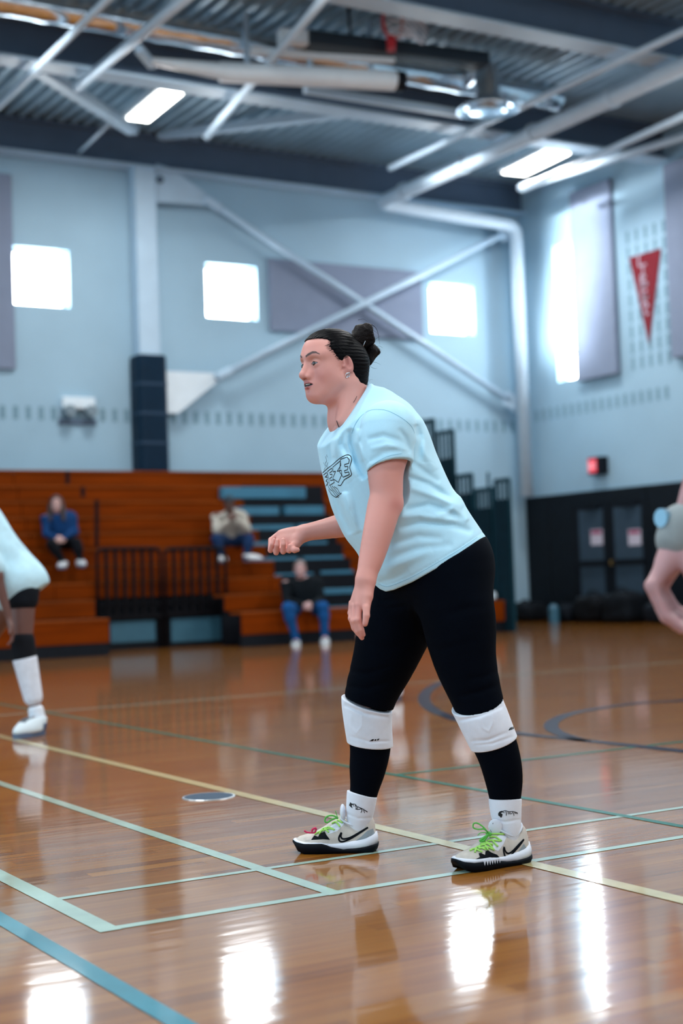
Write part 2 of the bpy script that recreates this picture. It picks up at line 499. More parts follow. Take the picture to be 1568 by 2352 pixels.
for i, w in enumerate(WIN):
    o = empty('window_%d' % (i+1), ((w[0]+w[1])/2, YB+.15, zs[0]))
    tag(o, ('square bright window beside the left acoustic panel', 'square bright window right of the padded column', 'square bright window nearest the room corner')[i], kind='structure')
    c = o.location
    MB().box((w[0]-c.x, .11, 0), (w[1]-c.x, .13, zs[1]-zs[0])).build('pane', M_pane, o)
    f = MB(); t = .05; W2 = (w[1]-w[0])/2; H2 = zs[1]-zs[0]
    f.box((-W2, .05, 0), (W2, .12, t)).box((-W2, .05, H2-t), (W2, .12, H2)).box((-W2, .05, t), (-W2+t, .12, H2-t)).box((W2-t, .05, t), (W2, .12, H2-t))
    f.build('window_frame', M_white, o)
# right wall with its tall slot window
sy0 = float(on(1325, 700, 0, XR)[1]); sy1 = float(on(1274, 700, 0, XR)[1]); sz0 = float(on(1310, 872, 0, XR)[2]); sz1 = float(on(1300, 556, 0, XR)[2])
wr = MB().box((XR, -5, 0), (XR+TH, sy0, zt)).box((XR, sy1, 0), (XR+TH, YB+TH, zt)).box((XR, sy0, 0), (XR+TH, sy1, sz0)).box((XR, sy0, sz1), (XR+TH, sy1, zt))
wall_right = tag(wr.build('wall_right', M_wall), 'pale painted side wall with the double doors', kind='structure')
o = tag(empty('window_4', (XR+.1, (sy0+sy1)/2, sz0)), 'tall narrow slot window beside the acoustic panel', kind='structure')
hh = sz1-sz0; wy = (sy1-sy0)/2
MB().box((.12, -wy, 0), (.14, wy, hh)).build('pane', M_pane, o)
f = MB().box((.06, -wy, 0), (.13, -wy+.04, hh)).box((.06, wy-.04, 0), (.13, wy, hh))
for k in (0, .22, .46, .72, 1): f.box((.06, -wy, max(0, k*hh-.04)), (.13, wy, max(.04, k*hh)))
f.build('window_frame', M_white, o)

wf_ = MB().box((-8, -5.3, 0), (XR+TH, -5, 5.0)).box((-8, -5.3, 5.9), (XR+TH, -5, zt)); xq = [-8.]  # unseen wall, added so daylight enters mainly from the open left side
FW = [(-4.6+5.2*k, -2.8+5.2*k) for k in range(4)]  # unseen glowing windows, added for duct highlights and front light on the player
for a_, b_ in FW: xq += [a_, b_]
xq.append(XR+TH)
for i in range(0, len(xq), 2): wf_.box((xq[i], -5.3, 5.0), (xq[i+1], -5, 5.9))
tag(wf_.build('wall_front', M_wall), 'unseen painted block wall added behind the camera', kind='structure')
for i, (a_, b_) in enumerate(FW):
    o = tag(empty('window_%d' % (i+5), ((a_+b_)/2, -5.15, 5.0)), ('added unseen high window behind the camera, first from the left side', 'added unseen high window behind the camera, second from the left side', 'added unseen high window behind the camera, third from the left side', 'added unseen high window behind the camera, nearest the right wall')[i], kind='structure')
    MB().box((a_-o.location.x, -.06, 0), (b_-o.location.x, -.04, .9)).build('pane', M_pane, o)
    w_ = (b_-a_)/2; MB().box((-w_, -.04, 0), (w_, .03, .05)).box((-w_, -.04, .85), (w_, .03, .9)).box((-w_, -.04, .05), (-w_+.05, .03, .85)).box((w_-.05, -.04, .05), (w_, .03, .85)).box((-.025, -.04, .05), (.025, .03, .85)).build('window_frame', M_white, o)
# slotted acoustic blocks
slot_b = bpy.data.meshes.new('vent_slot'); t = MB().box((-.035, -.006, -.1), (.035, .001, .1)); slot_b.from_pydata(t.v, [], t.f); slot_b.materials.append(M_slot)
slot_r = bpy.data.meshes.new('vent_slot_side'); t = MB().box((-.006, -.035, -.1), (.001, .035, .1)); slot_r.from_pydata(t.v, [], t.f); slot_r.materials.append(M_slot)
def slot(me, parent, loc):
    o = bpy.data.objects.new('vent_slot', me); COL.objects.link(o); o.parent = parent; o.location = loc
zsl = float(on(130, 950, 1, YB)[2])
x = float(on(6, 950, 1, YB)[0])
while x < XR-.1:
    slot(slot_b, wall_back, (x, YB, zsl)); x += .195
y = float(on(1232, 950, 0, XR)[1]); zsr = float(on(1400, 925, 0, XR)[2])
while y > 17.2:
    slot(slot_r, wall_right, (XR, y, zsr)); y -= .195
y0 = float(on(1448, 700, 0, XR)[1])
for k in range(5):
    for z in np.arange(float(on(1480, 830, 0, XR)[2]), float(on(1480, 500, 0, XR)[2]), .26):
        slot(slot_r, wall_right, (XR, y0-k*.21, float(z)))

# ---- steel column with pad, cross bracing
YC = YB-.32
c0 = on(315, 600, 1, YC)[0]; c1 = on(362, 600, 1, YC)[0]; cx = float((c0+c1)/2); cw = float(c1-c0)
col = tag(empty('steel_column', (cx, YC+.05, 0)), 'white steel column standing against the back wall', 'column')
cm = MB().box((-cw/2, -.05, 0), (cw/2, -.03, ZB)).box((-cw/2, .18, 0), (cw/2, .20, ZB)).box((-.012, -.03, 0), (.012, .18, ZB))
cm.box((-cw/2, -.04, 0), (-cw/2+.012, .19, ZB)).box((cw/2-.012, -.04, 0), (cw/2, .19, ZB))
cm.build('shaft', M_steel, col)
def plate(name, pxs, Y, th, parent, m):
    P = [on(*p, 1, Y) for p in pxs]; L = parent.location
    return MB().prism([(p[0]-L.x, p[2]-L.z) for p in P], 1, Y-L.y-th/2, Y-L.y+th/2).build(name, m, parent)
plate('gusset_plate', ((358, 376), (396, 388), (474, 446), (468, 472), (358, 464)), YC+.12, .02, col, M_steel)
plate('gusset_plate', ((378, 852), (506, 858), (500, 876), (408, 950), (384, 948)), YC+.12, .02, col, M_white)
P = on(367, 413, 1, YC+.1); MB().lathe([(0, -.02), (.055, -.02), (.055, .02)], (P[0]-cx, P[1]-col.location.y-.01, P[2]), 1, 16).build('bolt_hole', M_beam, col)
pz0 = float(on(345, 1086, 1, YC)[2]); pz1 = float(on(345, 816, 1, YC)[2])
pw_ = float(on(383, 950, 1, YC)[0]-on(315, 950, 1, YC)[0])/2; pcx = float(on(349, 950, 1, YC)[0])
def rrect(w, d, r, n=6):
    out = []
    for sx, sy, a0 in ((1, 1, 0), (-1, 1, 90), (-1, -1, 180), (1, -1, 270)):
        for k in range(n+1):
            a = math.radians(a0+90*k/n); out.append((sx*(w-r)+r*math.cos(a), sy*(d-r)+r*math.sin(a)))
    return out
pad = tag(empty('column_pad', (pcx, YC+.1, pz0)), 'navy vinyl safety pad wrapped round the white column', 'pad')
MB().prism(rrect(pw_, .21, .10), 2, 0, pz1-pz0).build('padding', M_navy, pad, bevel=.03)
for k in (.25, .5, .75):
    MB().prism(rrect(pw_+.006, .216, .10), 2, (pz1-pz0)*k-.02, (pz1-pz0)*k+.02).build('strap', mat('pad_strap', (.003, .03, .07), .6), pad)
YX = YB-.22
for i, (a, b, lab) in enumerate((((470, 455), (1168, 918), 'diagonal white steel brace falling from the padded column to the corner'), ((496, 868), (1158, 536), 'diagonal white steel brace rising from the padded column to the corner'))):
    p, q_ = on(*a, 1, YX-.09*i), on(*b, 1, YX-.09*i)
    o = tag(empty('cross_brace', p), lab, 'brace', 'crossed braces on the back wall')
    MB().tube([p-p, q_-p], .052, 12).build('rod', M_steel, o, smooth=True)
    d = (q_-p)/np.linalg.norm(q_-p)
    MB().bar(q_-p-d*.1, q_-p+d*.35, .03, .26, (0, 0, 1)).build('end_plate', M_steel, o)
    MB().tube([d*.02, d*.3], .075, 12).build('sleeve', M_steel, o)

# ---- acoustic panels
def panel_back(pa, pb, lab):
    a, b = on(*pa, 1, YB), on(*pb, 1, YB)
    o = tag(empty('acoustic_panel', (a[0], YB, b[2])), lab, 'wall panel', 'fabric acoustic panels')
    MB().box((0, -.07, 0), (b[0]-a[0], -.012, a[2]-b[2])).build('fabric_face', M_panel, o, bevel=.012)
    MB().box((.05, -.012, .05), (b[0]-a[0]-.05, 0, a[2]-b[2]-.05)).build('mounting_frame', M_beam, o)
panel_back((-130, 385), (34, 850), 'tall grey acoustic panel cut off by the left edge')
panel_back((612, 594), (968, 783), 'wide grey acoustic panel behind the crossed braces')
def panel_right(pa, pb, lab):
    a, b = on(*pa, 0, XR), on(*pb, 0, XR)
    o = tag(empty('acoustic_panel', (XR, b[1], b[2])), lab, 'wall panel', 'fabric acoustic panels')
    MB().box((-.12, 0, 0), (-.03, a[1]-b[1], a[2]-b[2])).build('fabric_face', M_panel, o, bevel=.012)
    MB().box((-.03, .05, .05), (0, a[1]-b[1]-.05, a[2]-b[2]-.05)).build('mounting_frame', M_beam, o)
panel_right((1318, 445), (1428, 858), 'tall grey acoustic panel between the slot window and the red pennant')
panel_right((1534, 380), (1720, 790), 'grey acoustic panel right of the red pennant')

# ---- pennant, exit sign, emergency light
M_red = mat('pennant_felt', (.17, .001, .010), .9, var=.1)
pp = [on(*p, 0, XR-.012) for p in ((1444, 592), (1518, 570), (1490, 792))]
o = tag(empty('pennant', pp[0]), 'dark red felt pennant with pale vertical lettering hanging point down', 'pennant')
MB().prism([(p[1]-pp[0][1], p[2]-pp[0][2]) for p in pp], 0, -.004, .004).build('felt', M_red, o)
M_let = mat('pennant_letters', (.42, .33, .40), .8)
def stroke(name, segs, m, parent, X, w):
    b = MB()
    for a, c in segs: b.bar(a, c, .006, w, (1, 0, 0)) if False else b.bar(a, c, w, .004, (1, 0, 0))
    return b.build(name, m, parent)
GL = {'L': [(0, 1, 0, 0), (0, 0, 1, 0)], 'I': [(.5, 0, .5, 1)], 'B': [(0, 0, 0, 1), (0, 1, .8, .85), (.8, .85, 0, .55), (0, .55, 1, .3), (1, .3, 0, 0)], 'E': [(0, 0, 0, 1), (0, 1, 1, 1), (0, .5, .8, .5), (0, 0, 1, 0)], 'R': [(0, 0, 0, 1), (0, 1, .9, .8), (.9, .8, 0, .5), (0, .5, 1, 0)], 'C': [(1, .85, .5, 1), (.5, 1, 0, .6), (0, .6, 0, .4), (0, .4, .5, 0), (.5, 0, 1, .15)]}
for ch, (px, py, w, h) in zip('LIBERC', ((1474, 595, .17, .2), (1476, 620, .15, .2), (1478, 645, .15, .2), (1480, 668, .14, .18), (1482, 690, .12, .17), (1484, 712, .1, .15))):
    c = on(px, py, 0, XR-.02); L = o.location
    segs = [((-.006, c[1]-L.y-(g[0]-.5)*w, c[2]-L.z+(g[1]-.5)*h), (-.006, c[1]-L.y-(g[2]-.5)*w, c[2]-L.z+(g[3]-.5)*h)) for g in GL[ch]]
    stroke('letter', segs, M_let, o, 0, .035)
a, b = on(1366, 1052, 0, XR), on(1398, 1088, 0, XR)
o = tag(empty('exit_sign', (XR, b[1], b[2])), 'small red-faced exit sign above the dark doors', 'sign')
w, h = a[1]-b[1], a[2]-b[2]
MB().box((-.16, 0, 0), (0, w, h)).build('housing', M_black, o, bevel=.01)
MB().box((-.165, w*.36, h*.12), (-.16, w*.98, h*.92)).build('face', mat('exit_red', (.5, .03, .05), .4, emit=(1, .06, .1), estr=.35), o)
sg = []
for k, ch in enumerate('EXIT'):
    G = {'E': GL['E'], 'X': [(0, 0, 1, 1), (0, 1, 1, 0)], 'I': GL['I'], 'T': [(.5, 0, .5, 1), (0, 1, 1, 1)]}[ch]
    for g in G:
        yy = lambda u: w*.94-(k+u*.75)*w*.14
        sg.append(((-.168, yy(g[0]), h*.3+g[1]*h*.4), (-.168, yy(g[2]), h*.3+g[3]*h*.4)))
stroke('lettering', sg, mat('exit_letters', (.8, .45, .5), .5, emit=(1, .5, .55), estr=.4), o, 0, .012)
c = on(176, 938, 1, YB)
o = tag(empty('emergency_light', (c[0], YB, c[2])), 'twin-head emergency light box on the back wall', 'lamp')
MB().box((-.26, -.12, -.02), (.26, 0, .16)).build('housing', M_white, o, bevel=.02)
for s in (-.17, .17):
    MB().lathe([(0, -.13), (.085, -.13), (.095, -.05), (.05, .02), (0, .02)], (s, -.09, -.06), 1, 16).build('lamp_head', mat('lamp_head_grey', (.18, .24, .28), .4), o, smooth=False)
MB().box((-.30, -.03, -.26), (.30, -.01, -.16)).build('wire_guard', M_beam, o)

# ---- dark wall padding, doors on the right wall
zw = float(on(1330, 1131, 0, XR)[2])
M_padw = mat('black_wall_pad', (.0015, .004, .008), .6, var=.3, spec=.2)
d0 = float(on(1326, 1250, 0, XR)[1]); d1 = float(on(1406, 1250, 0, XR)[1]); d2 = float(on(1496, 1250, 0, XR)[1])
zd = float(on(1400, 1158, 0, XR)[2])
PADL = ('black wall pad in the corner behind the drain pipe', 'black wall pad just left of the double doors', 'black wall pad just right of the double doors', 'black wall pad behind the foreground player arm')
edges = [YB-.02, (YB-.02+d0)/2, d0]
segs_ = [(edges[0], edges[1]), (edges[1], edges[2]), (d2, d2-1.2), (d2-1.2, d2-2.4)]
for (ya_, yb_), lab_ in zip(segs_, PADL):
    tag(MB().box((XR-.06, yb_+.006, .0), (XR, ya_-.006, zw)).build('wall_pad', M_padw, loc=(XR, ya_, .0), bevel=.015), lab_, 'wall pad', 'black pads along the side wall')
tag(MB().box((XR-.06, d2, zd), (XR, d0, zw)).build('trim_1', M_padw), 'dark padded lintel over the double doors', kind='structure')
M_door = mat('grey_door', (.035, .060, .088), .6, var=.1, spec=.2)
for i, (ya, yb) in enumerate(((d0, d1), (d1, d2))):
    o = tag(empty('door_%d' % (i+1), (XR, (ya+yb)/2, 0)), ('left leaf of the dark grey double doors', 'right leaf of the dark grey double doors')[i], kind='structure')
    w = abs(ya-yb)/2
    MB().box((-.05, -w+.01, .02), (-.005, w-.01, zd)).build('leaf', M_black, o)
    MB().box((-.058, -w+.16, .2), (-.05, w-.12, .92)).build('lower_panel', M_door, o)
    MB().box((-.058, -w+.16, 1.02), (-.05, w-.12, zd-.07)).build('upper_panel', M_door, o)
    MB().box((-.12, -w+.1, .94), (-.09, w-.1, 1.0)).build('push_bar', M_black, o)
    s = on(1370 if i == 0 else 1457, 1234, 0, XR-.06)
    MB().box((-.064, s[1]-o.location.y-.15, s[2]-.13), (-.06, s[1]-o.location.y+.15, s[2]+.13)).build('paper_notice', mat('notice_paper', (.55, .50, .58), .8), o)
    MB().box((-.066, s[1]-o.location.y-.13, s[2]+.05), (-.064, s[1]-o.location.y+.13, s[2]+.115)).build('notice_heading', mat('notice_red', (.35, .05, .12), .8), o)
    MB().bar((-.12, w*.2, zd-.06), (-.06, -w*.5, zd-.03), .05, .05).build('door_closer', M_black, o)
MB().box((-.1, -.03, .93), (-.05, .03, 1.01)).build('latch', mat('brass', (.45, .25, .06), .35, metal=.8), bpy.data.objects['door_2'], loc=None).location = (0, abs(d1-d2)/2-.06, 0)

# ================================================================== ROOF
def h_beam(name, x0, x1, Y, z0, depth, fl, lab, grp):
    o = tag(empty(name, (x0, Y, z0)), lab, 'beam', grp)
    L = x1-x0
    MB().box((0, -fl/2, 0), (L, fl/2, .035)).build('bottom_flange', M_steel, o)
    MB().box((0, -fl/2, depth-.035), (L, fl/2, depth)).build('top_flange', M_beam, o)
    MB().box((0, -.012, .035), (L, .012, depth-.035)).build('web', M_beam, o)
    return o
BD = float(on(0, 262, 1, YB-.3)[2])-ZB
Y2 = float(on(540, 222, 2, ZB)[1]); Y3 = float(on(1200, 80, 2, ZB)[1])
h_beam('roof_beam', -6, XR, YB-.17, ZB, BD, .28, 'dark roof beam running along the top of the back wall', 'roof beams')
h_beam('roof_beam', -6, XR, Y2, ZB, BD, .34, 'dark roof beam with pale bottom flange behind the left ceiling lamp', 'roof beams')
h_beam('roof_beam', -6, XR, Y3, ZB, BD, .34, 'dark roof beam with pale flange crossing the top right corner', 'roof beams')
for k in (1, 2, 3):
    h_beam('roof_beam', -6, XR, Y3-k*(Y2-Y3), ZB, BD, .34, 'dark roof beam overhead, above the top of the picture', 'roof beams')
# fluted roof deck
dv = []; df = []; PT_ = .20; zdk = ZB+BD
x = -6.0; prof = []
while x < XR+.2:
    prof += [(x, zdk), (x+.07, zdk), (x+.10, zdk+.075), (x+.17, zdk+.075)]; x += PT_
for (px_, pz_) in prof: dv += [(px_, -5, pz_), (px_, YB+.2, pz_)]
df = [(2*i, 2*i+1, 2*i+3, 2*i+2) for i in range(len(prof)-1)]
ceiling = tag(mk('ceiling', dv, df, M_deck), 'fluted grey metal roof deck', kind='structure')
MB().box((-6, -5, zdk+.1), (XR+.3, YB+.3, zdk+.2)).build('roof_board', M_beam, ceiling)

def rod(name, pts, r, m, lab, cat, grp=None, seg=12):
    p0 = pts[0]
    o = MB().tube([np.array(p)-p0 for p in pts], r, seg).build(name, m, None, True)
    o.location = p0
    return tag(o, lab, cat, grp)
def ext(a, b, k0, k1): a = np.array(a); b = np.array(b); return [a+(b-a)*k0, a+(b-a)*k1]
M_pipe = mat('pipe_paint', (.55, .67, .77), .4, var=.05)
zc = ZB-.12
g = 'pipes hung under the roof'
rod('conduit', ext(on(0, 240, 2, zc), on(245, 0, 2, zc), -.6, 1.3), .045, M_pipe, 'thin pale conduit at the far upper left of the roof', 'pipe', g)
rod('conduit', ext(on(176, 200, 2, zc), on(420, 0, 2, zc), 0, 1.3), .062, M_pipe, 'pale conduit rising beside the left ceiling lamp', 'pipe', g)
rod('conduit', ext(on(474, 314, 2, zc), on(740, 0, 2, zc), 0, 1.3), .05, M_pipe, 'pale conduit passing under the folded backstop arm', 'pipe', g)
rod('conduit', ext(on(895, 386, 2, zc), on(1568, 72, 2, zc), 0, 1.2), .045, M_pipe, 'thin pale pipe running parallel to the big drain pipe', 'pipe', g)
rod('conduit', ext(on(1200, 434, 2, zc-.3), on(1568, 268, 2, zc-.3), 0, 1.2), .05, M_pipe, 'thin pale pipe running close along the right wall', 'pipe', g)
rod('conduit', ext(on(1205, 428, 2, zc-.02), on(1480, 342, 2, zc-.02), -.05, 1.6), .06, M_pipe, 'pale pipe just right of the right ceiling lamp', 'pipe', g)
def fillet(P, r, n=6):
    P = [np.array(p, float) for p in P]; out = [P[0]]
    for i in range(1, len(P)-1):
        a = P[i-1]-P[i]; b = P[i+1]-P[i]; a /= np.linalg.norm(a); b /= np.linalg.norm(b)
        s, e = P[i]+a*r, P[i]+b*r
        for k in range(n+1):
            t = k/n; out.append((1-t)**2*s+2*t*(1-t)*P[i]+t*t*e)
    return out+[P[-1]]
yd = YB-.42
zp = float(on(870, 466, 1, yd)[2])
pa = on(872, 466, 1, yd); pcorner = np.array([on(1186, 560, 1, yd)[0], yd, zp-.12])
drain = fillet([np.array([pa[0]-.02, 8, zp+.02]), np.array([pa[0], yd, zp]), pcorner, np.array([pcorner[0], yd, 2.2])], .22)
rod('drain_pipe', drain, .115, M_pipe, 'large white drain pipe running overhead, along the back wall and down the corner', 'pipe', None, 18)
for k in range(5):
    Y = 13+1.7*k
    MB().lathe([(.118, -.04), (.14, -.04), (.14, .04), (.118, .04)], (0, 0, 0), 1, 18).build('pipe_collar', M_pipe, bpy.data.objects['drain_pipe']).location = (0, Y-8, -.02*(Y-8)/(yd-8))
# roof diagonals meeting at the column head
for a, b, lab in (((88, 160), (306, 300), 'dark diagonal roof brace running left from the column head'), ((368, 312), (800, 258), 'dark diagonal roof brace running right from the column head')):
    p, q_ = on(*a, 2, ZB+.12), on(*b, 2, ZB+.12)
    if a[0] > 300: p, q_ = on(*a, 1, YB-.3), on(*b, 2, ZB+.25)
    o = MB().bar(p-p, q_-p, .16, .12).build('roof_brace', M_steel); o.location = p
    tag(o, lab, 'brace', 'roof diagonals')
p, q_ = on(250, 285, 2, ZB+.02), on(182, 350, 1, YB-.35)
rod('hanger_rod', [p, q_], .025, M_pipe, 'short thin slanting rod left of the column head', 'rod')

# ---- ceiling lamps (two in view, the others overhead)
def ceiling_lamp(cx_, cy_, z, lab, w=.30, l=1.25, rz=0):
    o = tag(empty('ceiling_lamp', (cx_, cy_, z), rz), lab, 'ceiling lamp', 'strip lamps under the roof')
    MB().box((-w/2-.04, -l/2-.04, .02), (w/2+.04, l/2+.04, .10)).build('housing', M_white, o, bevel=.01)
    MB().box((-w/2, -l/2, -.01), (w/2, l/2, .02)).build('diffuser', M_lamp, o, bevel=.02)
    for s in (-.4, .4): MB().tube([(0, s*l, .1), (0, s*l, BD*.9)], .008, 6).build('hanger', M_steel, o)
    ld = bpy.data.lights.new('lamp_light', 'AREA'); ld.shape = 'RECTANGLE'; ld.size = w; ld.size_y = l; ld.energy = LAMP_W; ld.color = (.97, .99, 1.0)
    lo = bpy.data.objects.new('lamp_light', ld); COL.objects.link(lo); lo.parent = o; lo.location = (0, 0, -.03)
    return o
def lamp_at(pts, lab):
    P = [on(*p, 2, ZB+.02) for p in pts]
    c = sum(P)/4
    ax = (P[1]+P[2]-P[0]-P[3])/2; wd = (P[3]+P[2]-P[0]-P[1])/2
    return ceiling_lamp(c[0], c[1], ZB+.02, lab, float(np.linalg.norm(wd)), float(np.linalg.norm(ax)), math.atan2(-ax[0], ax[1]))
lamp_at(((294, 270), (372, 208), (420, 214), (338, 284)), 'glowing strip lamp above the padded column at left')
lamp_at(((1160, 394), (1262, 346), (1302, 354), (1198, 408)), 'glowing strip lamp near the right wall')
for xx in (1.2, 7.6, 13.6):
    for yy in (12.0, 8.0, 4.0, 0.0):
        ceiling_lamp(xx, yy, ZB+.02, 'strip lamp overhead beyond the top of the picture')

# ---- spiral duct with round diffuser
pd0 = on(330, 62, 2, ZB+.2); pd1 = on(1284, 222, 2, ZB+.2)
yd_ = (pd0[1]+pd1[1])/2
duct = tag(empty('spiral_duct', (pd1[0], yd_, ZB+.2)), 'shiny galvanised spiral duct running under the roof deck', 'duct')
prof = []
n = 150; Ld = pd1[0]+5
for k in range(n+1):
    prof.append((.165+(.012 if k % 4 == 0 else 0), -Ld+Ld*k/n))
MB().lathe(prof, (0, 0, 0), 0, 20).build('duct_tube', M_galv, duct, smooth=True)
MB().lathe([(0, .02), (.15, .02), (.175, 0), (.175, -.1)], (0, 0, 0), 0, 20).build('end_cap', M_galv, duct, smooth=False)
cdp = on(1120, 252, 2, ZB-.35)
dif = tag(empty('air_diffuser', cdp), 'round metal air diffuser hanging below the spiral duct', 'air vent')
MB().lathe([(.16, .55), (.16, .18), (.22, .12), (.40, .02), (.42, -.01), (.40, -.02), (.26, .05)], (0, 0, 0), 2, 32).build('outer_cone', M_galv, dif, smooth=True)
MB().lathe([(0, -.02), (.24, -.03), (.26, -.02), (.12, .06), (0, .06)], (0, 0, 0), 2, 32).build('inner_cone', M_galv, dif, smooth=True)
MB().tube([(0, 0, .5), (0, .1, .62), (pd1[0]*0, yd_-cdp[1], ZB+.2-cdp[2])], .15, 16).build('neck', M_galv, dif, smooth=True)
ct = on(655, 305, 2, ZB)
# small sprinkler head
# ---- folded basketball backstop
ZK = ZB-.25
def kp(px, py, z=ZK): return on(px, py, 2, z)
root = kp(700, 170)
bs = tag(empty('basketball_backstop', root), 'folded overhead basketball backstop with white frame and dark board', 'backstop')
def rel(p): return np.array(p)-root
MB().tube([rel(kp(505, 165)), rel(kp(912, 186))], .125, 18).build('main_tube', M_white, bs, smooth=False)
MB().tube([rel(kp(906, 185)), rel(kp(926, 187))], .128, 18).build('tube_end_cap', M_black, bs)
MB().tube([rel(kp(345, 140)), rel(kp(505, 163))], [.045, .10], 12).build('taper_arm', M_white, bs)
MB().bar(rel(kp(318, 112)), rel(kp(350, 150)), .09, .09).build('pivot_bracket', M_steel, bs)
MB().bar(rel(kp(700, 205, ZK-.05)), rel(kp(1060, 262, ZK-.05)), .10, .09).build('lower_strut', M_steel, bs)
MB().bar(rel(kp(575, 118, ZK+.2)), rel(kp(905, 138, ZK+.2)), .10, .07).build('upper_strut', M_white, bs)
MB().bar(rel(kp(640, 84, ZK+.3)), rel(kp(705, 90, ZK+.3)), .16, .16).build('winch_box', M_white, bs)
bd = MB(); A_, B_ = rel(kp(700, 92, ZK+.3)), rel(kp(1112, 142, ZK+.3)); bd.bar(A_, B_, .30, .17)
bd.build('backboard', mat('board_edge_pad', (.010, .022, .035), .5, var=.1), bs, bevel=.02)
for t_ in (.15, .5, .85):
    c = rel(kp(505, 165))*(1-t_)+rel(kp(912, 186))*t_
    MB().bar(c, c+np.array([0, 0, .75]), .05, .05, (1, 0, 0)).build('hanger_strap', M_steel, bs)
M_rim = mat('rim_red', (.42, .012, .02), .45); M_net = mat('net_cord', (.72, .72, .76), .8)
hc = kp(918, 44, ZK+.52)
hoop = tag(empty('basketball_hoop', hc), 'red basketball hoop with white net folded up near the roof', 'hoop')
e1 = np.array([.25, -.30, .0]); nrm = E1*.80-E2*.50+np.array([0, 0, -.15]); nrm /= np.linalg.norm(nrm)
va = np.cross(nrm, [0, 0, 1]); va /= np.linalg.norm(va); vb = np.cross(va, nrm)
def ringp(r, off, a): return va*r*math.cos(a)+vb*r*math.sin(a)+nrm*off
MB().tube([ringp(.23, -.10, 2*math.pi*k/28) for k in range(28)], .022, 8, closed=True).build('rim', M_rim, hoop, smooth=True)
lo_ = ringp(.23, -.10, -math.pi/2)
MB().bar(lo_+np.array([0, 0, .02]), lo_+np.array([0, 0, -.14]), .16, .10, E1).build('mount_plate', M_rim, hoop)
nb = MB()
rn = [(.22, -.09, 0), (.19, .02, .02), (.15, .12, .07), (.12, .22, .13), (.13, .30, .19)]
for i in range(12):
    for sg_ in (1, -1):
        nb.tube([ringp(r, of, 2*math.pi*(i+sg_*.5*k)/12)-np.array([0, 0, dz]) for k, (r, of, dz) in enumerate(rn)], .008, 5)
nb.build('net', M_net, hoop)
MB().bar((kp(800, 20, ZK+.5)-hc), (kp(805, 78, ZK+.5)-hc), .03, .12).build('cable', M_black, bs).location = tuple(hc-root)

# ================================================================== BLEACHERS
M_wood = mat('bleacher_wood', (.18, .028, .0004), .7, var=.3, vscale=1.6, spec=.05, stretch=(.7, 1, 7))
M_wood2 = mat('bleacher_seat', (.22, .042, .001), .6, var=.25, vscale=1.6, spec=.12, stretch=(.7, 7, 1))
M_step = mat('step_blue', (.035, .17, .27), .5, var=.12, vscale=3)
M_teal = mat('rail_teal', (.006, .040, .058), .55, var=.1, spec=.2)
M_rail = mat('rail_black', (.003, .0025, .004), .6, var=.1, spec=.12)
M_sheet = mat('end_sheet', (.003, .018, .028), .7, var=.2, spec=.1)
M_grey = mat('closure_panel', (.030, .12, .18), .55, var=.08)
NR = 10
RY = [17.3+.62*k if k < 4 else 17.3+.62*3+.16*(k-3) for k in range(NR)]
RZ = [.43+.232*k for k in range(NR)]
XE = float(on(1160, 1425, 1, 17.3)[0]); XL = -3.0
nx0 = float(on(252, 1460, 1, RY[0])[0]); nx1 = float(on(555, 1450, 1, RY[0])[0])      # notch, first row
mx0 = float(on(219, 1400, 1, RY[1])[0]); mx1 = float(on(516, 1400, 1, RY[1])[0])      # notch, second row
blch = tag(empty('bleachers', (XL, RY[0], 0)), 'orange wooden telescopic bleachers along the back wall', 'bleachers')
def brel(m): m.v = [(a-XL, b-RY[0], c) for a, b, c in m.v]; return m
for k in range(NR):
    segs = [(XL, XE-.0)]
    if k == 0: segs = [(XL, nx0), (nx1, XE)]
    if k == 1: segs = [(XL, mx0), (mx1, XE)]
    y, z = RY[k], RZ[k]
    dep = .50 if k < 4 else .14
    for a, b in segs:
        # boards come in lengths of about 3 m
        n = max(1, round((b-a)/3.2)); w = (b-a)/n
        for i in range(n):
            brel(MB().box((a+i*w+.004, y, z-.19 if k else z-.27), (a+(i+1)*w-.004, y+.025, z-.006))).build('riser_board', M_wood, blch, bevel=.004)
            brel(MB().box((a+i*w+.004, y-.015, z-.004), (a+(i+1)*w-.004, y+dep*.72, z+.03))).build('seat_board', M_wood2, blch, bevel=.006)
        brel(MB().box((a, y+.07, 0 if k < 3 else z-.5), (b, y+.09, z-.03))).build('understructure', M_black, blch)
    if k == 3:
        brel(MB().box((XL, y+.5, z-.02), (XE, y+.75, z+.02))).build('foot_deck', M_wood2, blch)
for a, b in ((XL, nx0), (nx1, XE)):
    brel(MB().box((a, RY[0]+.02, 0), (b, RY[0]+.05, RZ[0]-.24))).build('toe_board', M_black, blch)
# closure panels at the back of the notch
yn = RY[2]-.03
a, b = on(215, 1440, 1, yn), on(520, 1440, 1, yn)
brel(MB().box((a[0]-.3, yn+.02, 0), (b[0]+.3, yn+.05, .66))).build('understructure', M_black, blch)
for x0, x1, y0, y1 in ((254, 357, 1424, 1478), (394, 508, 1416, 1476)):
    p, q_ = on(x0, y1, 1, yn), on(x1, y0, 1, yn)
    brel(MB().box((p[0], yn, p[2]), (q_[0], yn+.02, q_[2]))).build('closure_panel', M_grey, blch, bevel=.01)
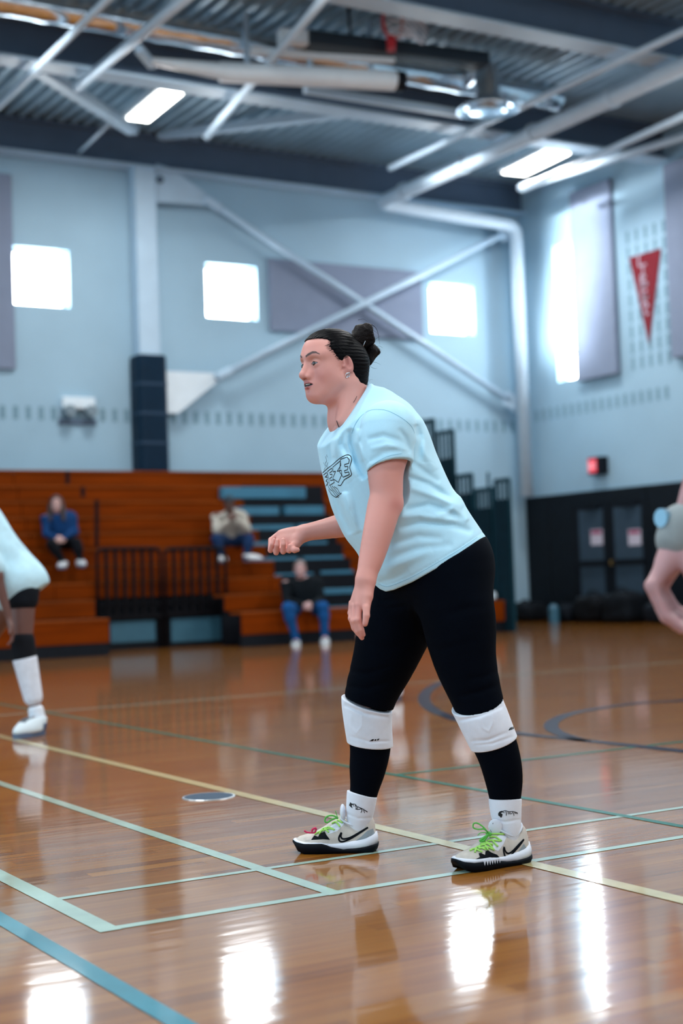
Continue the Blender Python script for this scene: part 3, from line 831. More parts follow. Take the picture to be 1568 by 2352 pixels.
# aisle with blue step noses
AIS = [(9, 512, 702, 1119, 1145), (8, 545, 641, 1164, 1184), (8, 657, 744, 1162, 1186), (7, 560, 676, 1205, 1219), (7, 688, 752, 1203, 1217),
       (6, 575, 696, 1243, 1258), (6, 706, 752, 1243, 1258), (5, 597, 684, 1279, 1292), (5, 700, 790, 1276, 1291), (4, 632, 720, 1315, 1330), (4, 738, 812, 1309, 1328),
       (3, 650, 715, 1352, 1368), (3, 737, 814, 1350, 1366), (2, 668, 735, 1392, 1406), (2, 750, 816, 1390, 1405), (1, 690, 818, 1433, 1448)]
def row_of(px, py):
    for k in range(NR-1, 0, -1):
        z = on(px, py, 1, RY[k]-.05)[2]
        if RZ[k]-.21 <= z <= RZ[k]+.04: return k
    return 1
for k in range(1, NR):
    yc = float(to_px(np.array([10.0, RY[k], RZ[k]-.1]))[1]); yc = float(np.clip(yc, 1100, 1450))
    xa = np.interp(yc, [1110, 1165, 1320, 1450], [556, 560, 634, 690]); xb = np.interp(yc, [1110, 1165, 1290, 1330, 1450], [742, 746, 792, 814, 820])
    a, b = on(xa, 1300, 1, RY[k])[0], on(xb, 1300, 1, RY[k])[0]
    if k == NR-1: continue
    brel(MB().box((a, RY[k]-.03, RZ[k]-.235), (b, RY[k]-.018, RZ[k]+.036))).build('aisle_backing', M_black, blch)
for k_, x0, x1, y0, y1 in AIS:
    k = row_of((x0+x1)/2, (y0+y1)/2)
    ys_ = RY[k]-(.16 if k >= 4 else .06)
    p, q_ = on(x0, y1, 1, ys_), on(x1, y0, 1, ys_)
    brel(MB().box((p[0], ys_, p[2]), (q_[0], RY[k]-.025, q_[2]))).build('step_nose', M_step, blch, bevel=.008)
# aisle hand posts
for x, y0, y1 in ((222, 1148, 1256), (155, 1083, 1112), (190, 1118, 1142)):
    p, q_ = on(x, y1, 1, RY[3]-.05), on(x, y0, 1, RY[3]-.05)
    brel(MB().tube([p, q_], .03, 8)).build('hand_post', M_rail, blch)
# guard railings across the notch
for i, (x0, x1, yt0, yt1, yb0, yb1, lab) in enumerate(((222, 366, 1262, 1262, 1420, 1412, 'black railing with upright bars at the bleacher notch, left of two'), (378, 516, 1262, 1258, 1412, 1404, 'black railing with upright bars at the bleacher notch, right of two'))):
    yr = yn-.06
    A_, B_, C_ = on(x0, yt0, 1, yr), on(x1, yt1, 1, yr), on(x0, yb0, 1, yr)
    zt_, zb_ = A_[2], C_[2]; w = B_[0]-A_[0]
    o = tag(empty('guard_railing', (A_[0], yr, 0)), lab, 'railing', 'guard railings of the bleachers')
    r = .05
    MB().tube(fillet([(0, 0, 0), (0, 0, zt_), (w, 0, zt_), (w, 0, 0)], .09), .025, 8).build('frame', M_rail, o, smooth=True)
    MB().bar((0, 0, zb_), (w, 0, zb_), .05, .05).build('bottom_rail', M_rail, o)
    MB().bar((0, 0, zb_+.16), (w, 0, zb_+.16), .03, .03).build('middle_rail', M_rail, o)
    nb_ = 7
    for j in range(1, nb_):
        MB().bar((w*j/nb_, 0, zb_), (w*j/nb_, 0, zt_), .045, .03, (0, 1, 0)).build('baluster', M_rail, o)
# end railings stepping down at the right end
for i, (x0, x1, yt, dz, lab) in enumerate(((958, 996, 972, 0, 'dark teal end railing at the top of the bleachers'), (992, 1040, 998, 0, 'dark teal end railing second from the top of the bleachers'), (1040, 1083, 1096, 0, 'dark teal end railing halfway down the bleachers'),
                                           (1083, 1130, 1128, 0, 'lower dark teal end railing beside the rail with the tall post'), (1130, 1168, 1106, 0, 'lowest dark teal end railing by the black wall pads'))):
    xe = XE+.06
    A_, B_ = on(x0, yt, 0, xe), on(x1, yt, 0, xe)
    zb_ = max(.25, .25+(A_[1]-17.3)*.5)
    o = tag(empty('end_railing', (xe, B_[1], 0)), lab, 'railing', 'end railings of the bleachers')
    w = A_[1]-B_[1]-.07; zt_ = A_[2]
    MB().bar((0, 0, zt_), (0, w, zt_), .05, .06).build('top_rail', M_teal, o)
    MB().bar((0, 0, zb_), (0, w, zb_), .05, .06).build('bottom_rail', M_teal, o)
    n = max(3, int(w/.085))
    for j in range(n+1):
        MB().bar((0, w*j/n, 0 if j in (0, n) else zb_), (0, w*j/n, zt_+(.25 if i == 3 and j == 1 else 0)), .03, .03 if 0 < j < n else .06, (0, 1, 0)).build('baluster', M_teal, o)
    MB().box((-.05, 0, 0), (-.03, w, zt_-(.42 if i < 2 else .28))).build('closure_sheet', M_sheet, o)

# ================================================================== PEOPLE (general figure)
def skin_mat(name, col, rough=.48, attr=None):
    return mat(name, col, rough, var=.05, vscale=30, attr=attr, sss=.12, bump=.05, bscale=400)
def figure(label, J, h=.011, skin=(.5, .3, .25), top=None, top_len=1.0, top_r=1.0, bottoms=None, bot_len=1.0, hair=None, hair_long=False, cap=None,
           shoe=None, bands=(), name='person', k=.05, cat='person', build=1.0, hem=0.0, hands=None):
    """J: dict of joints (world metres). one continuous body mesh, clothing as children"""
    J = {a: np.array(b, float) for a, b in J.items()}
    base = np.array([J['pelvis'][0], J['pelvis'][1], 0.0])
    for a in J: J[a] = J[a]-base
    root = tag(empty(name, base), label, cat)
    B = build; up = J['chest']-J['pelvis']; up /= np.linalg.norm(up)
    sh = J['shoulder_l']-J['shoulder_r']; sw = np.linalg.norm(sh)/2; sh /= np.linalg.norm(sh)
    fr = np.cross(sh, up)
    Rm = np.stack([sh, fr, up], 1)
    fdir = J.get('face', -fr); fdir = fdir/np.linalg.norm(fdir)
    def torso(P, g):
        d = sd_ell(P, J['pelvis']+up*.02, (.165*B+g, .125*B+g, .15+g), Rm)
        d = smin(d, sd_ell(P, (J['pelvis']+J['chest'])/2, (.15*B+g, .115*B+g, .2+g), Rm), .08)
        d = smin(d, sd_ell(P, J['chest'], (.165*B+g, .12*B+g, .19+g), Rm), .08)
        for s in 'lr':
            d = smin(d, sd_sph(P, J['shoulder_'+s], .06*B+g), .09)
        return d
    def arm(P, s, g, frac=1.0):
        S, E, Wr = J['shoulder_'+s], J['elbow_'+s], J['wrist_'+s]
        if frac <= .5:
            return sd_cone(P, S, S+(E-S)*frac*2, .055*B+g, .046*B+g)
        return smin(sd_cone(P, S, E, .054*B+g, .043*B+g), sd_cone(P, E, E+(Wr-E)*(frac-.5)*2, .043*B+g, .043*B+g-(frac-.5)*.036), .02)
    def leg(P, s, g, frac=1.0):
        H_, K_, A_ = J['hip_'+s], J['knee_'+s], J['ankle_'+s]
        if frac <= .5: return sd_cone(P, H_, H_+(K_-H_)*frac*2, .085*B+g, .085*B-.03*frac*2*B+g)
        d = smin(sd_cone(P, H_, K_, .085*B+g, .058*B+g), sd_cone(P, K_, K_+(A_-K_)*(frac-.5)*2, .056*B+g, .056*B+g-(frac-.5)*.04), .03)
        c = K_+(A_-K_)*.3
        return smin(d, sd_sph(P, c, .055*B+g), .05)
    hz = J['head']; nk = J.get('neck', J['chest']+up*.2)
    zf = np.array([0, 0, 1.0]); zf = zf-fdir*(zf@fdir); zf /= np.linalg.norm(zf); xf = np.cross(fdir, zf)
    HR = np.stack([xf, fdir, zf], 1)
    def headf(P):
        Q = (P-hz.astype(np.float32))@HR.astype(np.float32)
        d = sd_ell(Q, (0, -.01, .035), (.074, .09, .085))
        d = smin(d, sd_ell(Q, (0, .022, -.045), (.058, .062, .075)), .03)
        d = smin(d, sd_cone(Q, (0, .085, .005), (0, .103, -.03), .009, .012), .012)
        for s in (-1, 1):
            d = smax(d, -sd_sph(Q, (s*.03, .098, .005), .014), .012)
            d = smin(d, sd_ell(Q, (s*.075, -.008, -.01), (.012, .02, .032)), .006)
        d = smin(d, sd_ell(Q, (0, .083, -.062), (.025, .014, .010)), .008)
        return d
    def hand(P, s):
        if hands and s in hands: return hands[s](P, base)
        Wr, Hd = J['wrist_'+s], J['hand_'+s]
        v = Hd-Wr; L_ = np.linalg.norm(v); v = v/L_
        w = J.get('palm_'+s, np.cross(v, fdir)+1e-3); w = w-v*(w@v); w = w/np.linalg.norm(w); nrm_ = np.cross(v, w)
        d = sd_ell(P, Wr+v*.05, (.05, .04, .02), np.stack([v, w, nrm_], 1))
        for i in range(4):
            o = (i-1.5)*.019
            a_ = Wr+v*.085+w*o; b_ = a_+v*(.035)+nrm_*.012; c_ = b_+v*.018+nrm_*.026
            d = smin(d, smin(sd_cone(P, a_, b_, .0095, .009), sd_cone(P, b_, c_, .009, .0075), .003), .006)
        a_ = Wr+v*.03+w*.03; d = smin(d, sd_cone(P, a_, a_+v*.05+w*.02+nrm_*.015, .012, .009), .01)
        return d
    def body(P):
        d = torso(P, -.012)
        d = smin(d, sd_cone(P, nk-up*.06, hz-zf*.05-fdir*.015, .058*B, .054), .03)
        d = smin(d, headf(P), .015)
        for s in 'lr':
            a = smin(arm(P, s, -.006), hand(P, s), .02)
            d = smin(d, a, .03)
            l = leg(P, s, -.006)
            ft = J['toe_'+s]-J['ankle_'+s]
            l = smin(l, sd_cone(P, J['ankle_'+s], J['toe_'+s], .036, .028), .03)
            d = smin(d, l, .04)
        return d
    allp = np.array([J[a] for a in J if a not in ('face', 'palm_l', 'palm_r')])
    lo, hi = allp.min(0)-.2, allp.max(0)+.2
    v, q = nets(body, lo, hi, h)
    link('body', mesh_np('body', v, q), skin_mat(name+'_skin', skin), root)
    if top:
        def topf(P):
            d = torso(P, .016*top_r)
            if hem:   # loose hem below the pelvis
                d = smin(d, sd_ell(P, J['pelvis']-up*hem, (.19*B, .16*B, .14), Rm), .08)
            for s in 'lr': d = smin(d, arm(P, s, .014*top_r, top_len), .04)
            d = smin(d, sd_cone(P, nk-up*.05, nk, .075*B, .062*B), .03)
            d = d+.006*wav(P, 26, 3)
            cut = (P-(J['pelvis']-up*(.06+hem)).astype(np.float32))@(-up).astype(np.float32)
            return smax(smax(d, cut, .01), (P-(nk+up*.03).astype(np.float32))@up.astype(np.float32), .01)
        v, q = nets(topf, lo, hi, h)
        link('jacket' if top_len > .8 else 'shirt', mesh_np('top', v, q), mat(name+'_top', top, .85, var=.15, vscale=12, bump=.15, bscale=60, spec=.15), root)
    if bottoms:
        def botf(P):
            d = smax(torso(P, .012), (P-(J['pelvis']+up*.10).astype(np.float32))@up.astype(np.float32), .01)
            for s in 'lr': d = smin(d, leg(P, s, .012, bot_len), .05)
            return d+.004*wav(P, 30, 5)
        v, q = nets(botf, lo, hi, h)
        link('trousers' if bot_len > .8 else 'shorts', mesh_np('bottoms', v, q), mat(name+'_bottoms', bottoms, .8, var=.2, vscale=10, spec=.12), root)
    if hair:
        def hairf(P):
            Q = (P-hz.astype(np.float32))@HR.astype(np.float32)
            d = sd_ell(Q, (0, -.016, .042), (.083, .096, .09))
            d = smax(d, Q[..., 1]-np.interp(Q[..., 2], [-.1, -.02, .02, .06, .1], [-.04, -.015, .03, .055, .075]).astype(np.float32), .01)
            d = smax(d, -(Q[..., 2]+.06), .01)
            if hair_long:
                for s in (-1, 1):
                    d = smin(d, sd_chain(Q, [V3(s*.06, -.03, .03), V3(s*.085, -.01, -.08), V3(s*.09, .05, -.22)], [.04, .042, .025]), .03)
                d = smin(d, sd_cone(Q, V3(0, -.07, 0), V3(0, -.09, -.2), .07, .05), .03)
            return d+.004*wav(Q, 70, 8)
        v, q = nets(hairf, hz-np.array([.16, .16, .32]), hz+np.array([.16, .16, .18]), .008)
        link('hair', mesh_np('hair', v, q), mat(name+'_hair', hair, .5, var=.3, vscale=40), root)
    if cap:
        def capf(P):
            Q = (P-hz.astype(np.float32))@HR.astype(np.float32)
            d = smax(sd_ell(Q, (0, -.012, .045), (.086, .10, .092)), .05-Q[..., 2]+0*Q[..., 0], .01)
            return smin(d, sd_ell(Q, (0, .10, .055), (.06, .06, .008)), .01)
        v, q = nets(capf, hz-.2, hz+.2, .008)
        link('cap', mesh_np('cap', v, q), mat(name+'_cap', cap, .8), root)
    if shoe:
        for s in 'lr':
            A_, T_ = J['ankle_'+s], J['toe_'+s]
            f_ = T_-A_; f_[2] = 0; f_ /= np.linalg.norm(f_); w = np.cross([0, 0, 1.], f_)
            g0 = min(T_[2]-.03, A_[2]-.075)
            c = np.array([A_[0], A_[1], g0])+f_*.075
            RS = np.stack([f_, w, [0, 0, 1.]], 1)
            def shf(P):
                d = sd_ell(P, c+np.array([0, 0, .035])+f_*.02, (.150, .056, .060), RS)
                d = smin(d, sd_cone(P, A_+np.array([0, 0, .01]), c+np.array([0, 0, .045])+f_*.03, .054, .056), .04)
                d = smax(d, P[..., 2]-np.float32(g0+.105), .006)
                return smax(d, -(P[..., 2]-np.float32(g0+.024)), .006)
            v, q = nets(shf, c-.22, c+.22, .008)
            so = link('shoe', mesh_np('shoe', v, q), mat(name+'_shoe', shoe, .6, var=.1), root)
            def part_(cond):
                def g_(P):
                    q_ = (P-c.astype(np.float32)); a_ = q_@f_.astype(np.float32); b_ = q_@w.astype(np.float32); z_ = P[..., 2]-np.float32(g0)
                    return smax(shf(P)-.003, cond(a_, b_, z_), .003)
                return nets(g_, c-.22, c+.22, .007)
            v, q = part_(lambda a_, b_, z_: np.maximum(np.maximum(np.abs(b_)-.022, np.abs(a_-.045)-.05), .055-z_))
            if len(q): link('lace_panel', mesh_np('lace_panel', v, q), mat(name+'_laces', (.06, .08, .10), .7), so)
            v, q = part_(lambda a_, b_, z_: np.maximum(a_+.035, z_-.07))
            if len(q): link('heel_counter', mesh_np('heel_counter', v, q), mat(name+'_heel', (.03, .07, .16), .6), so)
            ol = []
            for t in range(28):
                a_ = 2*math.pi*t/28; ex = math.cos(a_)
                p = c+f_*(.02+.148*ex)+w*(.052*math.copysign(abs(math.sin(a_))**.8, math.sin(a_)))
                ol.append((p[0], p[1]))
            MB().prism(ol, 2, g0, g0+.03).build('sole', mat(name+'_sole', (.08, .12, .2), .6), so)
    for nm, pts, rr, colr in bands:
        def bf(P): return sd_chain(P, [np.array(p)-base for p in pts], rr, .01)
        pp_ = np.array([np.array(p)-base for p in pts]); m_ = max(rr)+.02
        v, q = nets(bf, pp_.min(0)-m_, pp_.max(0)+m_, .007)
        link(nm, mesh_np(nm, v, q), mat(name+'_'+nm, colr, .8, var=.08, vscale=30, spec=.12), root)
    return root
def J_plane(d):
    """joints from (px, py, Y) triples"""
    return {a: on(b[0], b[1], 1, b[2]) for a, b in d.items() if len(b) == 3}
def at_lat(p, dx=0, dy=0, dz=0): return np.array(p)+np.array([dx, dy, dz])

s3 = RY[3]
# woman in a blue jacket on the fourth row
J = J_plane(dict(head=(129, 1158, s3+.12), neck=(133, 1182, s3+.18), chest=(138, 1200, s3+.2), pelvis=(144, 1246, s3+.25), shoulder_l=(165, 1188, s3+.18), shoulder_r=(106, 1190, s3+.18),
    elbow_l=(172, 1222, s3+.1), elbow_r=(106, 1226, s3+.1), wrist_l=(144, 1236, s3-.08), wrist_r=(130, 1236, s3-.08), hand_l=(134, 1240, s3-.16), hand_r=(140, 1240, s3-.16),
    hip_l=(158, 1248, s3+.18), hip_r=(128, 1248, s3+.18), knee_l=(176, 1248, s3-.22), knee_r=(118, 1250, s3-.22), ankle_l=(184, 1290, s3-.22), ankle_r=(146, 1294, s3-.16), toe_l=(188, 1298, s3-.36), toe_r=(140, 1302, s3-.30)))
J['face'] = np.array([-.15, -1, -.1])
figure('seated spectator with long brown hair in a blue jacket and black trousers', J, .014, (.55, .33, .30), top=(.006, .042, .14), bottoms=(.006, .007, .01), hair=(.03, .014, .010), hair_long=True, shoe=(.6, .62, .65), build=.95)
# man in a beige jacket and cap
J = J_plane(dict(head=(526, 1158, s3-.02), neck=(527, 1178, s3+.08), chest=(526, 1198, s3+.14), pelvis=(530, 1240, s3+.25), shoulder_l=(556, 1186, s3+.1), shoulder_r=(497, 1186, s3+.1),
    elbow_l=(568, 1216, s3-.1), elbow_r=(497, 1218, s3-.1), wrist_l=(542, 1196, s3-.16), wrist_r=(522, 1196, s3-.16), hand_l=(534, 1184, s3-.15), hand_r=(530, 1184, s3-.15),
    hip_l=(546, 1242, s3+.18), hip_r=(514, 1242, s3+.18), knee_l=(572, 1238, s3-.22), knee_r=(496, 1238, s3-.22), ankle_l=(566, 1276, s3-.24), ankle_r=(512, 1276, s3-.24), toe_l=(590, 1284, s3-.36), toe_r=(512, 1288, s3-.38)))
J['face'] = np.array([.1, -1, -.15])
figure('seated spectator in a beige jacket and dark cap with hands at the chin', J, .014, (.10, .045, .032), top=(.42, .39, .34), bottoms=(.012, .035, .10), hair=(.01, .01, .012), cap=(.012, .035, .055), shoe=(.72, .74, .76))
# man in a dark jacket and jeans on the lowest row
s0 = RY[0]
J = J_plane(dict(head=(689, 1308, s0+.12), neck=(691, 1332, s0+.2), chest=(694, 1352, s0+.22), pelvis=(700, 1400, s0+.25), shoulder_l=(728, 1340, s0+.2), shoulder_r=(656, 1342, s0+.2),
    elbow_l=(738, 1378, s0+.1), elbow_r=(658, 1380, s0+.1), wrist_l=(716, 1388, s0-.12), wrist_r=(694, 1390, s0-.12), hand_l=(704, 1392, s0-.2), hand_r=(706, 1394, s0-.2),
    hip_l=(716, 1402, s0+.18), hip_r=(682, 1402, s0+.18), knee_l=(742, 1394, s0-.25), knee_r=(660, 1396, s0-.25), ankle_l=(746, 1462, s0-.22), ankle_r=(680, 1470, s0-.2), toe_l=(746, 1480, s0-.38), toe_r=(678, 1486, s0-.36)))
J['face'] = np.array([-.1, -1, -.12])
figure('seated spectator in a dark jacket and blue jeans on the lowest bench', J, .013, (.50, .30, .29), top=(.003, .006, .009), bottoms=(.008, .075, .24), hair=(.20, .15, .14), shoe=(.5, .55, .58), build=1.05)

# teammate cropped by the left edge
D = 8.75
def dj(d): return {a: at_depth(b[0], b[1], D+b[2]) for a, b in d.items()}
J = dj(dict(head=(-150, 1110, -.1), neck=(-95, 1150, -.05), chest=(-48, 1210, -.02), pelvis=(40, 1340, 0), shoulder_l=(-62, 1190, -.2), shoulder_r=(-78, 1192, .18),
    elbow_l=(-8, 1320, -.26), elbow_r=(-100, 1300, .25), wrist_l=(22, 1424, -.24), wrist_r=(-170, 1330, .2), hand_l=(30, 1462, -.24), hand_r=(-205, 1330, .2),
    hip_l=(52, 1362, -.10), hip_r=(38, 1364, .12), knee_l=(52, 1490, -.12), knee_r=(-40, 1480, .3), ankle_l=(86, 1618, -.10), ankle_r=(-70, 1600, .4), toe_l=(50, 1676, -.26), toe_r=(-140, 1655, .3)))
for s in 'lr': J['ankle_'+s][2] = .09; J['toe_'+s][2] = .032
J['face'] = -E1*.9-E2*.4; J['palm_l'] = E2
L_ = lambda a, b, t: a+(b-a)*t
kn, an = J['knee_l'], J['ankle_l']
figure('cropped teammate in a pale blue shirt with black knee pads at the left edge', J, .009, (.13, .055, .042), top=(.50, .74, .84), top_len=.42, top_r=1.9, bottoms=(.006, .008, .012), bot_len=.04, hair=(.01, .008, .008), shoe=(.62, .70, .74), build=1.0, hem=.04,
       bands=(('knee_pad', [L_(J['hip_l'], kn, .86), L_(kn, an, .10)], [.071, .071], (.006, .007, .01)), ('shin_sleeve', [L_(kn, an, .16), L_(kn, an, .68)], [.071, .056], (.70, .74, .82)),
              ('sock', [L_(kn, an, .88), an+np.array([0, 0, .0])], [.046, .046], (.74, .78, .84)), ('knee_pad', [L_(J['hip_r'], J['knee_r'], .86), L_(J['knee_r'], J['ankle_r'], .1)], [.071, .071], (.006, .007, .01))))

# player cropped by the right edge, arm hanging in front
D = 2.85
J = dj(dict(head=(1930, 290, .1), neck=(1936, 440, .1), chest=(1938, 610, .1), pelvis=(1955, 1110, .12), shoulder_l=(1765, 530, .0), shoulder_r=(2105, 540, .2),
    elbow_l=(1672, 880, -.05), elbow_r=(2260, 900, .2), wrist_l=(1560, 1225, -.04), wrist_r=(2200, 1200, .1), hand_l=(1528, 1380, -.03), hand_r=(2170, 1370, .05),
    hip_l=(1880, 1170, .08), hip_r=(2070, 1170, .18), knee_l=(1860, 1700, .0), knee_r=(2090, 1700, .14), ankle_l=(1860, 2200, .1), ankle_r=(2110, 2200, .22), toe_l=(1790, 2330, -.05), toe_r=(2060, 2330, .05)))
for s in 'lr':
    J['ankle_'+s][2] = .09; J['toe_'+s][2] = .035
J['face'] = -E1*.8+E2*.6; J['palm_l'] = -E2*.6+E1*.8
wr_ = J['wrist_l']; el_ = J['elbow_l']; t_ = (wr_-el_)/np.linalg.norm(wr_-el_)
def fg_hand(P, b):
    q = lambda x, y, dd: at_depth(x, y, D+dd)-b
    d = sd_cone(P, q(1556, 1230, -.04), q(1536, 1290, -.04), .027, .024)
    d = smin(d, sd_chain(P, [q(1540, 1280, -.05), q(1498, 1345, -.06)], [.020, .015]), .02)
    d = smin(d, sd_chain(P, [q(1552, 1280, -.02), q(1516, 1350, -.015)], [.020, .015]), .02)
    for i, (x, y, dd) in enumerate(((1494, 1344, -.068), (1498, 1350, -.046), (1506, 1354, -.024), (1520, 1352, -.004))):
        d = smin(d, sd_chain(P, [q(x, y, dd), q(x+32, y+74-i*8, dd-.004), q(x+74, y+104-i*16, dd+.004), q(x+92, y+84-i*10, dd+.01)], [.0125, .0108, .0095, .008], .002), .006)
    return smin(d, sd_chain(P, [q(1570, 1270, -.06), q(1590, 1330, -.075), q(1588, 1385, -.075)], [.017, .0125, .010], .004), .012)
pr = figure('blurred foreground player at the right edge with a watch on a bare arm', J, .007, (.50, .27, .27), top=(.50, .74, .84), top_len=.40, top_r=.8, bottoms=(.003, .004, .006), bot_len=.3, hair=(.03, .018, .012), hair_long=True, shoe=(.6, .62, .65), build=1.0, hands={'l': fg_hand},
       bands=(('watch_strap', [wr_-t_*.016, wr_+t_*.012], [.043, .042], (.30, .33, .33)),))
# watch case
c = wr_-E1*.043-E2*.012-t_*.002-np.array([pr.location.x, pr.location.y, 0])
MB().lathe([(0, .008), (.016, .008), (.018, .004), (.018, -.008), (0, -.008)], (0, 0, 0), 0, 20).build('watch_case', mat('watch_glass', (.22, .38, .48), .2, metal=.5), pr).location = c-t_*.03

# player standing farther back, almost hidden by the one in focus
D = 10.35
J = dj(dict(head=(905, 1165, -.05), neck=(915, 1205, 0), chest=(925, 1245, 0), pelvis=(958, 1370, 0), shoulder_l=(955, 1225, -.1), shoulder_r=(885, 1225, .05),
    elbow_l=(985, 1320, -.1), elbow_r=(868, 1330, .02), wrist_l=(965, 1400, -.15), wrist_r=(840, 1425, .0), hand_l=(955, 1430, -.16), hand_r=(829, 1460, .0),
    hip_l=(985, 1385, -.02), hip_r=(935, 1385, .06), knee_l=(1060, 1490, -.12), knee_r=(905, 1490, -.05), ankle_l=(1076, 1588, .0), ankle_r=(908, 1592, .05), toe_l=(1066, 1612, -.2), toe_r=(896, 1612, -.16)))
for s in 'lr': J['ankle_'+s][2] = .09; J['toe_'+s][2] = .032
J['face'] = -E2-E1*.3
figure('player in white knee pads mostly hidden behind the leaning player', J, .014, (.5, .28, .25), top=(.50, .74, .84), top_len=.4, top_r=1.6, bottoms=(.003, .004, .006), bot_len=.35, hair=(.02, .012, .01), shoe=(.75, .78, .84), hem=.03,
       bands=(('knee_pad', [L_(J['hip_l'], J['knee_l'], .86), L_(J['knee_l'], J['ankle_l'], .12)], [.07, .07], (.8, .82, .88)), ('knee_pad', [L_(J['hip_r'], J['knee_r'], .86), L_(J['knee_r'], J['ankle_r'], .12)], [.07, .07], (.8, .82, .88)),
              ('sock', [L_(J['knee_l'], J['ankle_l'], .6), J['ankle_l']], [.05, .05], (.8, .82, .88)), ('sock', [L_(J['knee_r'], J['ankle_r'], .6), J['ankle_r']], [.05, .05], (.8, .82, .88))))

# ---- bags and bottles along the foot of the right wall
def lump(name, px, py, Y_or_X, size, colr, lab, cat, seed, extra=None):
    p = on(px, py, 0, Y_or_X); p = np.array([p[0], p[1], 0.0]); sx, sy, sz = size
    root = tag(empty(name, p), lab, cat)
    def f(P):
        d = sd_box(P, (0, 0, sz*.5), (sx, sy, sz*.5), None, min(sx, sy, sz)*.45)
        d = smin(d, sd_ell(P, (0, 0, sz*.8), (sx*.8, sy*.85, sz*.3)), .08)
        d = d+.018*wav(P, 16, seed)+.006*wav(P, 45, seed+1)
        return smax(d, -P[..., 2], .01)
    v, q = nets(f, (-sx-.1, -sy-.1, -.02), (sx+.1, sy+.1, sz*1.2+.1), .022)
    link('bag_body', mesh_np('bag_body', v, q), mat(name+'_cloth', colr, .8, var=.2, vscale=6, spec=.15), root)
    MB().tube([(-sx*.2, -sy*.5, sz*.95), (-sx*.3, -sy*.2, sz*1.22), (-sx*.3, sy*.2, sz*1.22), (-sx*.2, sy*.5, sz*.95)], .018, 8).build('handle', M_black, root, True)
    MB().bar((-sx*.75, -sy*.7, sz*.98), (-sx*.75, sy*.7, sz*.98), .02, .02).build('zip', mat('zip_grey', (.05, .07, .09), .5), root)
    return root
XB = XR-.45
for i, (px, size, colr, lab) in enumerate(((1215, (.26, .34, .30), (.003, .005, .008), 'black sports bag nearest the bleacher end rails'), (1300, (.24, .30, .26), (.004, .007, .012), 'black sports bag left of the double doors'),
                                           (1372, (.28, .34, .42), (.003, .004, .006), 'tall black sports bag in front of the left door'), (1438, (.28, .34, .46), (.003, .005, .008), 'tallest black sports bag in front of the right door'), (1530, (.26, .30, .30), (.004, .006, .010), 'black sports bag by the foreground player hand'))):
    lump('sports_bag', px, 1425, XB-.1*(i % 2), size, colr, lab, 'bag', 80+3*i)
def bottle(px, py, X, h, r, colr, lab):
    p = on(px, py, 0, X); o = tag(empty('water_bottle', (p[0], p[1], 0)), lab, 'bottle')
    MB().lathe([(0, 0), (r, 0), (r, h*.7), (r*.5, h*.85), (r*.5, h*.9), (0, h*.9)], (0, 0, 0), 2, 16).build('bottle_body', mat('bottle_'+str(px), colr, .3), o, smooth=False)
    MB().lathe([(0, h*.9), (r*.55, h*.9), (r*.55, h), (0, h)], (0, 0, 0), 2, 16).build('cap', M_black, o)
bottle(1272, 1420, XB-.45, .36, .085, (.05, .16, .24), 'blue drinks jug standing between the black bags')
bottle(1168, 1432, XE+.35, .30, .06, (.45, .55, .60), 'pale water bottle at the end of the lowest bench')
tw = on(1158, 1362, 0, XE-.1)
def towf(P): return smax(sd_box(P, (0, 0, .07), (.12, .16, .07), None, .05)+.02*wav(P, 22, 91), -P[..., 2], .01)
v, q = nets(towf, (-.2, -.25, -.02), (.2, .25, .22), .012)
o = link('folded_towel', mesh_np('folded_towel', v, q), mat('towel_white', (.5, .6, .66), .9, var=.1), None, (XE-.2, float(RY[0]+.2), RZ[0]+.034))
tag(o, 'pale crumpled towel lying on the end of the lowest bench', 'towel')

# ================================================================== THE PLAYER IN FOCUS
BASE = at_depth(1000, 1300, 4.47); BASE = np.array([BASE[0], BASE[1], 0.0])
player = tag(empty('person', BASE, -YAW), 'volleyball player in a pale blue T-shirt, black leggings and white knee pads, leaning forward', 'person')
def to_loc(P):
    q = np.asarray(P, float)-BASE
    return np.stack([q@E1, q@E2, q[..., 2]], -1)
def L3(px, py, dep): return to_loc(at_depth(px, py, dep))
CAML = to_loc(CAM0)
RL, UL, FL = [np.array([a@E1, a@E2, a[2]]) for a in (RGT, UPV, FWD)]
def loc_px(P):
    q = P-CAML.astype(np.float32)
    z = q@FL.astype(np.float32)
    return 784+FPX*(q@RL.astype(np.float32))/z, 1176-FPX*(q@UL.astype(np.float32))/z
def ray_loc(px, py):
    d = ray(px, py); d = np.array([d@E1, d@E2, d[2]])
    return d/np.linalg.norm(d)
MPP = 4.45/FPX                                     # metres per pixel near the player
def chain_px(pts):
    """(px, py, depth, radius px) -> smooth dense chain of points, radii in metres"""
    pts = catmull(pts, 4)
    return [L3(p[0], p[1], p[2]) for p in pts], [p[3]*p[2]/FPX for p in pts]
def seg_dist(x, y, a, b):
    ax_, ay_ = a; bx_, by_ = b; dx, dy = bx_-ax_, by_-ay_
    t = np.clip(((x-ax_)*dx+(y-ay_)*dy)/(dx*dx+dy*dy), 0, 1)
    return np.hypot(x-ax_-t*dx, y-ay_-t*dy), t
